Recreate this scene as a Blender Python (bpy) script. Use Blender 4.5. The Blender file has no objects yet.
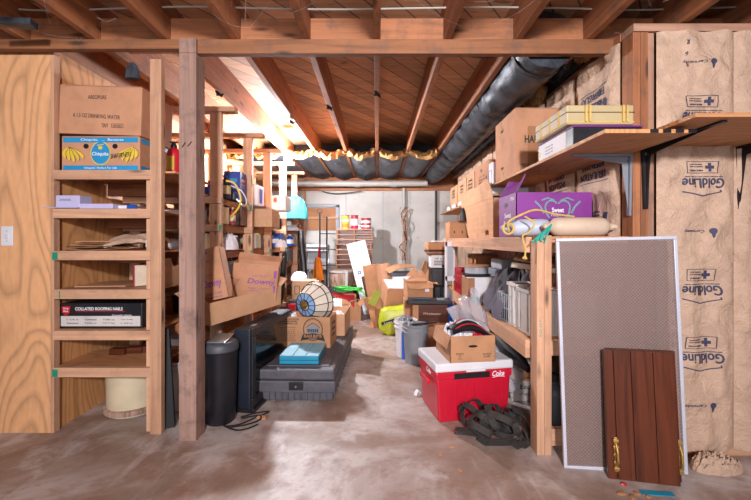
import bpy, bmesh, math, random
from mathutils import Vector, Matrix, Euler, noise

# ------------------------------------------------------------------ camera, world, lights, exposure
S = bpy.context.scene
col = S.collection
CH = 1.15
cd = bpy.data.cameras.new('camera'); cam = bpy.data.objects.new('camera', cd); col.objects.link(cam)
cam.location = (0, 0, CH); cam.rotation_euler = (math.pi/2, 0, 0)
cd.sensor_width = 36; cd.lens = 375/751*36; cd.shift_x = -1.5/751; cd.shift_y = -10/751
cd.clip_start = .05; cd.clip_end = 60
S.camera = cam
w = bpy.data.worlds.new('world'); S.world = w; w.use_nodes = True
bg = w.node_tree.nodes['Background']; bg.inputs[0].default_value = (.95, .93, 1.0, 1); bg.inputs[1].default_value = .2

def area(name, loc, target, size, power, color, spread=180):
    l = bpy.data.lights.new(name, 'AREA'); l.shape = 'DISK'; l.size = size; l.energy = power; l.color = color; l.spread = math.radians(spread)
    o = bpy.data.objects.new(name, l); col.objects.link(o); o.location = loc
    o.rotation_euler = (Vector(target)-Vector(loc)).to_track_quat('-Z', 'Y').to_euler()
    return o
area('camera_side_light', (.2, -2.2, 2.15), (0, 3, 1.95), .26, 105, (.98, .95, .98), 110)
area('camera_side_light', (-.3, -2.4, 1.7), (0, 4, 1.9), 1.6, 42, (.97, .95, 1), 120)  # broad soft fill added behind the camera to lift the front faces
BULB = (-1.09, 4.6, 2.165)
S.view_settings.view_transform = 'Standard'; S.view_settings.look = 'None'
S.view_settings.exposure = 0.0; S.view_settings.gamma = 1; S.view_settings.use_curve_mapping = False

# ------------------------------------------------------------------ helpers
def X(px, D): return (px-377)/375*D
def Z(py, D): return CH-(py-240)/375*D
def lin(c):
    return c/12.92 if c <= .04045 else ((c+.055)/1.055)**2.4
def rgb(h):
    h = h.lstrip('#'); return tuple(lin(int(h[i:i+2], 16)/255) for i in (0, 2, 4))+(1,)

class MB:
    """collects shapes into one bmesh; M is the current placement matrix"""
    def __init__(s): s.b = bmesh.new(); s.M = Matrix()
    def at(s, loc=(0, 0, 0), rot=(0, 0, 0)):
        s.M = Matrix.Translation(loc) @ Euler(rot).to_matrix().to_4x4(); return s
    def add(s, vs, fs):
        v = [s.b.verts.new(s.M @ Vector(p)) for p in vs]
        for f in fs:
            try: s.b.faces.new([v[i] for i in f])
            except ValueError: pass
        return v
    def box(s, c, d, taper=1.0, tapery=None):
        x, y, z = c; a, b, h = d[0]/2, d[1]/2, d[2]/2
        ty = taper if tapery is None else tapery
        vs = [(x-a*k, y-b*q, z+e*h) for e, k, q in ((-1, taper, ty), (1, 1, 1)) for k, q in ((k, q),)]
        vs = []
        for e, k, q in ((-1, taper, ty), (1, 1, 1)):
            for sx, sy in ((-1, -1), (1, -1), (1, 1), (-1, 1)): vs.append((x+sx*a*k, y+sy*b*q, z+e*h))
        s.add(vs, [(0, 3, 2, 1), (4, 5, 6, 7), (0, 1, 5, 4), (1, 2, 6, 5), (2, 3, 7, 6), (3, 0, 4, 7)]); return s
    def bb(s, x0, x1, y0, y1, z0, z1): return s.box(((x0+x1)/2, (y0+y1)/2, (z0+z1)/2), (x1-x0, y1-y0, z1-z0))
    def lathe(s, prof, n=28, c=(0, 0, 0), cap=True):
        rings = []
        for r, z in prof:
            rings.append([s.b.verts.new(s.M @ Vector((c[0]+r*math.cos(2*math.pi*i/n), c[1]+r*math.sin(2*math.pi*i/n), c[2]+z))) for i in range(n)])
        for a, b in zip(rings, rings[1:]):
            for i in range(n): s.b.faces.new((a[i], a[(i+1) % n], b[(i+1) % n], b[i]))
        if cap:
            s.b.faces.new(rings[0][::-1]); s.b.faces.new(rings[-1])
        return s
    def tube(s, pts, r, n=8, closed=False):
        pts = [Vector(p) for p in pts]; N = len(pts); rings = []
        up = Vector((0, 0, 1))
        for i, p in enumerate(pts):
            if closed: t = pts[(i+1) % N]-pts[i-1]
            else: t = pts[min(i+1, N-1)]-pts[max(i-1, 0)]
            t.normalize()
            u = up-t*up.dot(t)
            if u.length < .05: u = Vector((1, 0, 0))-t*t.x
            u.normalize(); up = u.copy(); v = t.cross(u)
            rr = r[i] if isinstance(r, (list, tuple)) else r
            rings.append([s.b.verts.new(s.M @ (p+u*(rr*math.cos(2*math.pi*k/n))+v*(rr*math.sin(2*math.pi*k/n)))) for k in range(n)])
        rg = range(N if closed else N-1)
        for i in rg:
            a, b = rings[i], rings[(i+1) % N]
            for k in range(n): s.b.faces.new((a[k], a[(k+1) % n], b[(k+1) % n], b[k]))
        if not closed:
            s.b.faces.new(rings[0][::-1]); s.b.faces.new(rings[-1])
        return s
    def prism(s, poly, y0, y1):
        """poly in the xz plane pushed from y0 to y1"""
        n = len(poly)
        vs = [(p[0], y0, p[1]) for p in poly]+[(p[0], y1, p[1]) for p in poly]
        s.add(vs, [tuple(range(n)), tuple(range(2*n-1, n-1, -1))]+[(i, i+n, (i+1) % n+n, (i+1) % n) for i in range(n)]); return s
    def ribbon(s, pts, wid, th, side=None):
        """flat strap along pts; side = list of width directions"""
        pts = [Vector(p) for p in pts]; rings = []
        for i, p in enumerate(pts):
            t = (pts[min(i+1, len(pts)-1)]-pts[max(i-1, 0)]).normalized()
            sd = Vector(side[i] if side else (0, 0, 1)); sd = (sd-t*sd.dot(t)).normalized(); nn = t.cross(sd)
            rings.append([s.b.verts.new(s.M @ (p+sd*(a*wid/2)+nn*(b*th/2))) for a, b in ((-1, -1), (1, -1), (1, 1), (-1, 1))])
        for a, b in zip(rings, rings[1:]):
            for k in range(4): s.b.faces.new((a[k], a[(k+1) % 4], b[(k+1) % 4], b[k]))
        s.b.faces.new(rings[0][::-1]); s.b.faces.new(rings[-1]); return s
    def heap(s, wd, dp, h, seed, n=34, fold=.35, freq=3.0, power=.5, skirt=0.0):
        """a crumpled cloth-like mound with a closed flat base"""
        o = Vector((seed*7.3, seed*3.1, seed)); g = {}
        for i in range(n+1):
            for j in range(n+1):
                u, v = i/n*2-1, j/n*2-1
                rr = max(abs(u), abs(v)); L = math.hypot(u, v); k = rr/L if L > 1e-6 else 1
                uu, vv = u*k, v*k
                edge = 1+.18*noise.noise(Vector((uu*1.5, vv*1.5, seed)))*rr
                r = math.hypot(uu, vv)
                base = max(0, 1-r**2.4)**power
                f = 1-abs(noise.noise(Vector((uu*freq, vv*freq*.7, 0))+o))*2
                f2 = 1-abs(noise.noise(Vector((uu*freq*2.3, vv*freq*2.0, 4))+o))*2
                z = h*base*(1-fold+fold*(.7*f+.3*f2))
                g[i, j] = s.b.verts.new(s.M @ Vector((uu*wd/2*edge, vv*dp/2*edge, max(.004, z) if rr < 1 else 0)))
        for i in range(n):
            for j in range(n): s.b.faces.new((g[i, j], g[i+1, j], g[i+1, j+1], g[i, j+1]))
        ring = [g[i, 0] for i in range(n)]+[g[n, j] for j in range(n)]+[g[i, n] for i in range(n, 0, -1)]+[g[0, j] for j in range(n, 0, -1)]
        s.b.faces.new(ring[::-1]); return s
    def sheet(s, fn, nu, nv, th=.004):
        """closed thin sheet from fn(u,v)->point, u,v in 0..1"""
        P = [[Vector(fn(i/nu, j/nv)) for j in range(nv+1)] for i in range(nu+1)]
        A, B = {}, {}
        for i in range(nu+1):
            for j in range(nv+1):
                du = P[min(i+1, nu)][j]-P[max(i-1, 0)][j]; dv = P[i][min(j+1, nv)]-P[i][max(j-1, 0)]
                nn = du.cross(dv); nn = nn.normalized() if nn.length > 1e-9 else Vector((0, 0, 1))
                A[i, j] = s.b.verts.new(s.M @ P[i][j]); B[i, j] = s.b.verts.new(s.M @ (P[i][j]-nn*th))
        for i in range(nu):
            for j in range(nv):
                s.b.faces.new((A[i, j], A[i+1, j], A[i+1, j+1], A[i, j+1])); s.b.faces.new((B[i, j], B[i, j+1], B[i+1, j+1], B[i+1, j]))
        for i in range(nu):
            s.b.faces.new((A[i, 0], B[i, 0], B[i+1, 0], A[i+1, 0])); s.b.faces.new((A[i, nv], A[i+1, nv], B[i+1, nv], B[i, nv]))
        for j in range(nv):
            s.b.faces.new((A[0, j], A[0, j+1], B[0, j+1], B[0, j])); s.b.faces.new((A[nu, j], B[nu, j], B[nu, j+1], A[nu, j+1]))
        return s
    def crumple(s, amp, freq, seed=0):
        for v in s.b.verts:
            q = v.co*freq+Vector((seed*3.7, seed, seed*1.3))
            v.co += Vector((noise.noise(q), noise.noise(q+Vector((9, 0, 0))), noise.noise(q+Vector((0, 9, 0)))))*amp
        return s

def make(name, mb, mat, parent=None, smooth=False, bevel=0.0, sub=0):
    bmesh.ops.recalc_face_normals(mb.b, faces=mb.b.faces[:])
    if smooth:
        for f in mb.b.faces: f.smooth = True
        for e in mb.b.edges:
            if len(e.link_faces) == 2 and e.calc_face_angle(0) > .7: e.smooth = False
    me = bpy.data.meshes.new(name); mb.b.to_mesh(me); mb.b.free(); me.materials.append(mat)
    o = bpy.data.objects.new(name, me); col.objects.link(o)
    if parent: o.parent = parent
    if sub:
        m = o.modifiers.new('s', 'SUBSURF'); m.levels = m.render_levels = sub
    if bevel:
        m = o.modifiers.new('b', 'BEVEL'); m.width = bevel; m.segments = 2; m.limit_method = 'ANGLE'; m.angle_limit = .6
    return o
def tag(o, label=None, cat=None, group=None, kind=None):
    if label: o['label'] = label
    if cat: o['category'] = cat
    if group: o['group'] = group
    if kind: o['kind'] = kind
    return o
def place(o, loc, rot=(0, 0, 0)):
    o.location = loc; o.rotation_euler = rot; return o
def thing(name, label, cat, loc=(0, 0, 0), rot=(0, 0, 0), group=None, kind=None):
    o = bpy.data.objects.new(name, None); o.empty_display_size = .1; col.objects.link(o)
    return tag(place(o, loc, rot), label, cat, group, kind)
def solo(name, label, cat, mb, mat, loc=(0, 0, 0), rot=(0, 0, 0), group=None, **k):
    return tag(place(make(name, mb, mat, **k), loc, rot), label, cat, group)
def copy_tree(o, parent=None):
    c = o.copy(); col.objects.link(c)
    if parent: c.parent = parent
    for ch in list(o.children): copy_tree(ch, c)
    return c
def smoothpath(pts, k=6, closed=False):
    pts = [Vector(p) for p in pts]; n = len(pts); out = []
    for i in range(n if closed else n-1):
        if closed: p0, p1, p2, p3 = pts[i-1], pts[i], pts[(i+1) % n], pts[(i+2) % n]
        else: p0, p1, p2, p3 = pts[max(i-1, 0)], pts[i], pts[i+1], pts[min(i+2, n-1)]
        for j in range(k):
            t = j/k
            out.append(.5*((2*p1)+(p2-p0)*t+(2*p0-5*p1+4*p2-p3)*t*t+(-p0+3*p1-3*p2+p3)*t**3))
    if not closed: out.append(pts[-1])
    return out

# ------------------------------------------------------------------ materials
class NT:
    def __init__(s, name, rough=.7, metal=0.0):
        s.m = bpy.data.materials.new(name); s.m.use_nodes = True; s.t = s.m.node_tree; s.p = s.t.nodes['Principled BSDF']
        s.p.inputs['Roughness'].default_value = rough; s.p.inputs['Metallic'].default_value = metal
        s.tc = s.n('ShaderNodeTexCoord')
    def n(s, t, **k):
        q = s.t.nodes.new(t)
        for a, v in k.items(): setattr(q, a, v)
        return q
    def l(s, a, b): s.t.links.new(a, b)
    def map(s, scale=(1, 1, 1), rot=(0, 0, 0), src='Object', rnd=True):
        m = s.n('ShaderNodeMapping'); m.inputs['Scale'].default_value = scale; m.inputs['Rotation'].default_value = rot
        if rnd:
            oi = s.n('ShaderNodeObjectInfo'); v = s.n('ShaderNodeVectorMath', operation='MULTIPLY_ADD')
            cx = s.n('ShaderNodeCombineXYZ')
            for i in range(3): s.l(oi.outputs['Random'], cx.inputs[i])
            v.inputs[1].default_value = (17, 23, 31); s.l(cx.outputs[0], v.inputs[0]); s.l(s.tc.outputs[src], v.inputs[2])
            s.l(v.outputs[0], m.inputs[0])
        else: s.l(s.tc.outputs[src], m.inputs[0])
        return m.outputs[0]
    def noise(s, vec, scale=5, detail=4, rough=.55, dist=0):
        q = s.n('ShaderNodeTexNoise'); q.inputs['Scale'].default_value = scale; q.inputs['Detail'].default_value = detail
        q.inputs['Roughness'].default_value = rough; q.inputs['Distortion'].default_value = dist; s.l(vec, q.inputs['Vector']); return q.outputs['Fac']
    def ramp(s, fac, stops, interp='LINEAR'):
        r = s.n('ShaderNodeValToRGB'); r.color_ramp.interpolation = interp
        e = r.color_ramp.elements
        while len(e) < len(stops): e.new(.5)
        for x, (p, c) in zip(e, stops): x.position = p; x.color = c if len(c) == 4 else (*c, 1)
        s.l(fac, r.inputs[0]); return r.outputs[0]
    def mix(s, fac, a, b, mode='MIX'):
        q = s.n('ShaderNodeMix', data_type='RGBA', blend_type=mode)
        for v, i in ((fac, 0), (a, 6), (b, 7)):
            if hasattr(v, 'links'): s.l(v, q.inputs[i])
            else: q.inputs[i].default_value = v
        return q.outputs[2]
    def base(s, c):
        if hasattr(c, 'links'): s.l(c, s.p.inputs['Base Color'])
        else: s.p.inputs['Base Color'].default_value = c
    def bump(s, h, strength=.3, dist=.01):
        b = s.n('ShaderNodeBump'); b.inputs['Strength'].default_value = strength; b.inputs['Distance'].default_value = dist
        s.l(h, b.inputs['Height']); s.l(b.outputs[0], s.p.inputs['Normal'])
    def rough(s, fac, lo, hi):
        m = s.n('ShaderNodeMapRange'); m.inputs[3].default_value = lo; m.inputs[4].default_value = hi
        s.l(fac, m.inputs[0]); s.l(m.outputs[0], s.p.inputs['Roughness'])
def sc(c, k): return (c[0]*k, c[1]*k, c[2]*k, 1)

def mat_wood(name, hexc, axis='x', dark=.55, rough=.72, knots=True, fine=1.0, dirt=0.0):
    q = NT(name, rough); c = rgb(hexc)
    s = {'x': (1.2, 22, 22), 'y': (22, 1.2, 22), 'z': (22, 22, 1.2)}[axis]
    v = q.map(s); f = q.noise(v, 1.3*fine, 5, .6, .8)
    g = q.noise(q.map({'x': (.35, 3, 3), 'y': (3, .35, 3), 'z': (3, 3, .35)}[axis]), 1.5, 2)
    cc = q.ramp(f, [(.28, sc(c, dark)), (.5, sc(c, .92)), (.75, sc(c, 1.18))])
    tint = q.ramp(g, [(.3, (.78, .72, .68, 1)), (.65, (1.08, 1.06, 1.04, 1))])
    cc = q.mix(1.0, cc, tint, 'MULTIPLY')
    if knots:
        vv = q.n('ShaderNodeTexVoronoi'); vv.inputs['Scale'].default_value = 1.0
        q.l(q.map({'x': (2.2, 9, 9), 'y': (9, 2.2, 9), 'z': (9, 9, 2.2)}[axis]), vv.inputs['Vector'])
        k = q.ramp(vv.outputs['Distance'], [(.07, (1, 1, 1)), (.16, (0, 0, 0))])
        cc = q.mix(k, cc, sc(c, .22))
    if dirt:
        dd = q.ramp(q.noise(q.map((6, 6, 6)), 1.3, 5, .7), [(.5, (0, 0, 0)), (.72, (dirt, dirt, dirt))])
        cc = q.mix(dd, cc, (.06, .045, .04, 1))
    oi = q.n('ShaderNodeObjectInfo'); br = q.ramp(oi.outputs['Random'], [(0, (.86, .84, .82, 1)), (1, (1.06, 1.05, 1.04, 1))])
    cc = q.mix(1.0, cc, br, 'MULTIPLY')
    q.base(cc); q.bump(f, .15, .004); return q.m
def mat_ply(name, hexc, plane='xz', dark=.55):
    """rotary-cut plywood: long cathedral grain rings"""
    q = NT(name, .6); c = rgb(hexc)
    sm = {'xz': (2.0, 1, .5), 'yz': (1, 2.0, .5), 'xy': (.75, 3.0, 1), 'yx': (3.0, .75, 1)}[plane]
    f = q.noise(q.map(sm), 1.15, 1.5, .45, .35)
    m = q.n('ShaderNodeMath', operation='MULTIPLY'); m.inputs[1].default_value = 22; q.l(f, m.inputs[0])
    fr = q.n('ShaderNodeMath', operation='FRACT'); q.l(m.outputs[0], fr.inputs[0])
    fine = q.noise(q.map(tuple(a*12 for a in sm)), 2, 4)
    cc = q.ramp(fr.outputs[0], [(0, sc(c, dark)), (.1, sc(c, .8)), (.35, sc(c, 1.04)), (.75, sc(c, 1.06)), (.93, sc(c, .78)), (1, sc(c, dark))])
    cc = q.mix(.25, cc, q.ramp(fine, [(.3, sc(c, .6)), (.7, sc(c, 1.2))]))
    vv = q.n('ShaderNodeTexVoronoi'); vv.inputs['Scale'].default_value = 1; q.l(q.map(tuple(a*1.3+.4 for a in sm)), vv.inputs['Vector'])
    k = q.ramp(vv.outputs['Distance'], [(.035, (1, 1, 1)), (.07, (0, 0, 0))]); cc = q.mix(k, cc, sc(c, .3))
    q.base(cc); q.bump(fine, .08, .003); return q.m
def mat_card(name, hexc, rough=.8):
    q = NT(name, rough); c = rgb(hexc)
    f = q.noise(q.map((4, 4, 4)), 1.6, 5, .65)
    st = q.n('ShaderNodeTexWave'); st.inputs['Scale'].default_value = 45; st.inputs['Distortion'].default_value = .3; q.l(q.map((1, 1, 0), rnd=False), st.inputs['Vector'])
    cc = q.ramp(f, [(.3, sc(c, .8)), (.5, sc(c, .98)), (.72, sc(c, 1.1))])
    cc = q.mix(.05, cc, st.outputs['Color'], 'MULTIPLY'); q.base(cc); q.bump(f, .12, .004); return q.m
def mat_plain(name, hexc, rough=.5, metal=0.0, var=.12, scale=8, bump=0.0, **k):
    q = NT(name, rough, metal); c = rgb(hexc)
    f = q.noise(q.map((1, 1, 1)), scale, 5, .6)
    q.base(q.ramp(f, [(.3, sc(c, 1-var)), (.7, sc(c, 1+var*.6))]))
    q.rough(f, max(.03, rough-.08), min(1, rough+.1))
    if bump: q.bump(f, bump, .01)
    for a, v in k.items(): q.p.inputs[a.replace('_', ' ')].default_value = v
    return q.m
def mat_dusty(name, hexc, dust='#8a8078', amt=.6, rough=.5):
    """dark plastic with dust lying on upward faces (dust settled on the thing)"""
    q = NT(name, rough); f = q.noise(q.map((1, 1, 1)), 7, 6, .7)
    d = q.ramp(f, [(.3, (amt*.25, amt*.25, amt*.25)), (.8, (amt, amt, amt))]); q.base(q.mix(d, rgb(hexc), rgb(dust))); q.rough(f, rough-.1, rough+.3); return q.m

M = {}
for ax in 'xyz':
    M['pine_'+ax] = mat_wood('pine_'+ax, '#cfa384', ax, .68, dirt=.25)
    M['joist_'+ax] = mat_wood('joist_'+ax, '#ab704a', ax, .55, dirt=.55)
    M['old_'+ax] = mat_wood('old_'+ax, '#b08872', ax, .7, dirt=.5)
    M['dark_wood_'+ax] = mat_wood('dark_wood_'+ax, '#5c2d1a', ax, .42, .32, knots=False)
M['beam'] = mat_wood('beam_wood', '#8b5a38', 'x', .6, dirt=.5)
M['post'] = mat_wood('post_wood', '#a98a7e', 'z', .62, dirt=.6)
M['ply_xz'] = mat_ply('plywood_front', '#d9a273', 'xz', .62)
M['ply_yz'] = mat_ply('plywood_side', '#cf9560', 'yz', .55)
M['ply_xy'] = mat_ply('plywood_shelf', '#b98155', 'xy', .7)
M['ply_yx'] = mat_ply('plywood_board', '#c08858', 'yx', .7)
M['card'] = mat_card('cardboard', '#b98665'); M['card_l'] = mat_card('light_cardboard', '#c79a76')
M['card_d'] = mat_card('dark_cardboard', '#a3714c'); M['card_o'] = mat_card('orange_cardboard', '#b4835e')

def m_kraft():
    q = NT('kraft_paper', .6); c = rgb('#c6a68e'); v = q.map((1, 1, 1)); a = q.noise(v, 7, 6, .6, 1.2); b = q.noise(v, 17, 5, .6, 2.0)
    q.base(q.ramp(a, [(.3, sc(c, .84)), (.7, sc(c, 1.08))]))
    def ridge(x):
        m = q.n('ShaderNodeMath', operation='SUBTRACT'); m.inputs[1].default_value = .5; q.l(x, m.inputs[0]); n_ = q.n('ShaderNodeMath', operation='ABSOLUTE'); q.l(m.outputs[0], n_.inputs[0]); return n_.outputs[0]
    ad = q.n('ShaderNodeMath', operation='MULTIPLY_ADD'); ad.inputs[1].default_value = .5; q.l(ridge(b), ad.inputs[0]); q.l(ridge(a), ad.inputs[2])
    q.bump(ad.outputs[0], .75, .035); return q.m
M['kraft'] = m_kraft()
M['tape'] = mat_plain('packing_tape', '#c29a72', .25)
M['white'] = mat_plain('white_plastic', '#d8d6da', .4, var=.08); M['paper'] = mat_plain('white_paper', '#e2dfe2', .7, var=.05)
M['offwhite'] = mat_plain('off_white_plastic', '#c9c4c0', .5, var=.15); M['cream'] = mat_plain('cream_plastic', '#cfbfa0', .5, var=.1)
M['black'] = mat_plain('black_plastic', '#1d1d22', .35, var=.3); M['ink'] = mat_plain('black_ink', '#2b2625', .7); M['navyink'] = mat_plain('navy_ink', '#3c3c58', .7)
M['cargo'] = mat_dusty('dusty_black_plastic', '#2a2b34', '#86818a', .5, .45)
M['navy'] = mat_plain('navy_plastic', '#1c212d', .42, var=.2); M['screen'] = mat_plain('dark_screen', '#0d0c10', .12, var=.2)
M['blackrub'] = mat_plain('black_rubber', '#17171a', .6, var=.3)
M['dkgrey'] = mat_plain('dark_grey_plastic', '#3e4148', .5, var=.2); M['grey'] = mat_plain('grey_plastic', '#7d8088', .45, var=.12)
M['pail'] = mat_plain('grey_pail_plastic', '#84888e', .45, var=.15); M['ltgrey'] = mat_plain('light_grey_plastic', '#a9adb4', .45, var=.12)
M['red'] = mat_plain('red_plastic', '#c01630', .35, var=.06); M['redx'] = mat_plain('red_paint', '#b01522', .3, var=.1)
M['teal'] = mat_plain('teal_plastic', '#1687a8', .4, var=.06); M['tealtop'] = mat_plain('pale_teal_plastic', '#7fb2c6', .6, var=.15)  # paler teal for the case lid panels, deeper teal for its body
M['tealc'] = mat_plain('teal_cloth', '#2f8f9c', .85, var=.2); M['tapet'] = mat_plain('green_tape', '#138a6b', .5)
M['purple'] = mat_card('purple_card', '#7c2a84', .55); M['purpleink'] = mat_plain('purple_ink', '#8a4a92', .7)
M['green'] = mat_plain('green_ink', '#1f9a86', .6); M['blue'] = mat_plain('blue_print', '#1e86b8', .5); M['bluep'] = mat_plain('blue_plastic', '#1c54b4', .35)
M['dkblue'] = mat_plain('dark_blue_print', '#2a3f96', .4, var=.2)
M['yellow'] = mat_plain('yellow_print', '#d4b43c', .5, var=.1); M['lime'] = mat_plain('lime_plastic_bag', '#b4bd2e', .38, var=.14, bump=.2)
M['limed'] = mat_plain('darker_lime_print', '#a3b04a', .4)
M['orange'] = mat_plain('orange_cloth', '#ef8a2a', .7, var=.15); M['hose'] = mat_plain('green_hose', '#45c24a', .4)
M['brass'] = mat_plain('brass', '#c9a35c', .35, .8, var=.2); M['metal'] = mat_plain('steel', '#9aa0a8', .35, .85); M['dkmetal'] = mat_plain('dark_metal', '#3a3638', .4, .7, var=.3)
M['alu'] = mat_plain('white_aluminium', '#c6c9d6', .35, .15, var=.05)
M['cushion'] = mat_plain('foam', '#dccbb4', .8); M['web'] = mat_plain('black_webbing', '#383331', .85, var=.35, scale=30, bump=.4)
M['cloth_g'] = mat_plain('grey_purple_cloth', '#56505c', .8, var=.25, bump=.3); M['cloth_b'] = mat_plain('black_cloth', '#26252b', .7, var=.3, bump=.3)
M['bag_w'] = mat_plain('white_plastic_bag', '#dcdde6', .35, var=.08); M['ivory'] = mat_plain('ivory_box', '#b09f78', .45, var=.1)
M['buoy'] = mat_plain('worn_buoy_plastic', '#c8b09a', .55, var=.16, scale=5); M['buoyb'] = mat_plain('bluish_buoy_plastic', '#aeb4c4', .5, var=.16, scale=5)
M['rope'] = mat_plain('yellow_rope', '#c9a75c', .8, var=.2, scale=60); M['maroon'] = mat_plain('maroon_cover', '#8f2f3c', .5)
M['insul'] = mat_plain('yellow_fibreglass', '#b58a55', .95, var=.3, scale=14, bump=.8)
M['foil'] = mat_plain('dusty_foil', '#5c6370', .45, .45, var=.5, scale=6, bump=.5)
M['duct'] = mat_plain('black_foil_duct', '#3a3f48', .42, .4, var=.85, scale=7, bump=.9)
M['pipe'] = mat_plain('white_pipe', '#aaa69f', .45); M['glass_w'] = mat_plain('milky_glass', '#d9cfc0', .2, var=.1); M['glass_b'] = mat_plain('blue_glass', '#7fa4cf', .15, var=.12)
M['lead'] = mat_plain('lead_came', '#4a4038', .4, .6); M['wicker'] = mat_plain('brown_wicker', '#8a644c', .8, var=.35, scale=50, bump=.6)
M['strip'] = mat_card('brown_paper', '#a5734c'); M['log'] = mat_wood('weathered_bark', '#bb9c8a', 'z', .4, dirt=.5)

def m_clear(name, c, alpha, rough=.15):
    q = NT(name, rough); q.base(rgb(c)); q.p.inputs['Alpha'].default_value = alpha; return q.m
M['clear'] = m_clear('clear_plastic_sheet', '#c9c6cf', .38); M['tub'] = m_clear('clear_tub_plastic', '#c5c9d0', .55)
def m_panel():
    q = NT('wire_reinforced_panel', .32); v = q.map((1, 1, 1), rnd=False)
    a = q.n('ShaderNodeTexWave', bands_direction='DIAGONAL'); a.inputs['Scale'].default_value = 38; q.l(v, a.inputs['Vector'])
    b = q.n('ShaderNodeTexWave', bands_direction='DIAGONAL'); b.inputs['Scale'].default_value = 38; q.l(q.map((-1, 1, 1), rnd=False), b.inputs['Vector'])
    h = q.mix(.5, a.outputs['Color'], b.outputs['Color'])
    q.base(q.ramp(h, [(.35, rgb('#86716c')), (.62, rgb('#95817b'))])); q.p.inputs['Alpha'].default_value = .6
    q.bump(h, .2, .002); return q.m
M['panel'] = m_panel()
def m_floor():
    q = NT('stained_concrete_floor', .5); v = q.map((1, 1, 1), rnd=False)
    a = q.noise(v, 1.1, 7, .62, .6); b = q.noise(v, 5, 8, .7, .3); c = q.noise(v, 16, 6, .7); d = q.noise(v, 60, 3)
    cc = q.ramp(a, [(.3, rgb('#775f51')), (.45, rgb('#947d70')), (.56, rgb('#b7aaa5')), (.72, rgb('#8b807e'))])
    cc = q.mix(q.ramp(b, [(.48, (0, 0, 0)), (.66, (.7, .7, .7))]), cc, rgb('#83604f'))
    cc = q.mix(q.ramp(c, [(.56, (0, 0, 0)), (.7, (.45, .45, .45))]), cc, rgb('#6c5f59'))
    cc = q.mix(q.ramp(q.noise(v, 3.1, 6, .65, .5), [(.55, (0, 0, 0)), (.66, (.5, .5, .5))]), cc, rgb('#cfc9c9'))
    cc = q.mix(q.ramp(q.noise(q.map((7, 1.2, 1), (0, 0, .5), rnd=False), 1.3, 4), [(.6, (0, 0, 0)), (.72, (.3, .3, .3))]), cc, rgb('#d4cccb'))
    q.base(cc); q.rough(b, .38, .62); q.bump(d, .12, .004); return q.m
def m_wall():
    q = NT('cast_concrete_wall', .8); v = q.map((1, 1, 1), rnd=False)
    a = q.noise(v, 1.2, 6, .6); b = q.noise(v, 9, 6, .7)
    cc = q.ramp(a, [(.3, rgb('#a5a19c')), (.6, rgb('#c0bbb5'))])
    cc = q.mix(q.ramp(b, [(.6, (0, 0, 0)), (.72, (.5, .5, .5))]), cc, rgb('#7c7772')); q.base(cc); q.bump(b, .2, .01); return q.m
def m_subfloor():
    q = NT('diagonal_board_subfloor', .75); sp = q.n('ShaderNodeSeparateXYZ'); q.l(q.map((1, 1, 1), (0, 0, math.radians(-52)), rnd=False), sp.inputs[0])
    m = q.n('ShaderNodeMath', operation='DIVIDE'); m.inputs[1].default_value = .14; q.l(sp.outputs[1], m.inputs[0])
    fl = q.n('ShaderNodeMath', operation='FLOOR'); q.l(m.outputs[0], fl.inputs[0]); fr = q.n('ShaderNodeMath', operation='FRACT'); q.l(m.outputs[0], fr.inputs[0])
    wn = q.n('ShaderNodeTexWhiteNoise', noise_dimensions='1D'); q.l(fl.outputs[0], wn.inputs['W'])
    gr = q.noise(q.map((1.5, 26, 26), (0, 0, math.radians(-52)), rnd=False), 1.2, 5)
    c = rgb('#cf9c74'); cc = q.ramp(wn.outputs['Value'], [(0, sc(c, .6)), (.5, sc(c, .9)), (1, sc(c, 1.25))])
    cc = q.mix(.45, cc, q.ramp(gr, [(.3, sc(c, .45)), (.7, sc(c, 1.2))]))
    kn = q.noise(q.map((3, 9, 9), (0, 0, math.radians(-52)), rnd=False), 1.6, 2); cc = q.mix(q.ramp(kn, [(.64, (0, 0, 0)), (.72, (.8, .8, .8))]), cc, sc(c, .3))
    g = q.ramp(fr.outputs[0], [(0, (1, 1, 1)), (.05, (0, 0, 0)), (.95, (0, 0, 0)), (1, (1, 1, 1))]); cc = q.mix(g, cc, (.012, .008, .006, 1))
    q.base(cc); return q.m
M['floor'] = m_floor(); M['cwall'] = m_wall(); M['subfloor'] = m_subfloor()
def m_emit(name, c, s):
    q = NT(name); q.base((1, 1, 1, 1)); q.p.inputs['Emission Color'].default_value = c; q.p.inputs['Emission Strength'].default_value = s; return q.m

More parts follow.
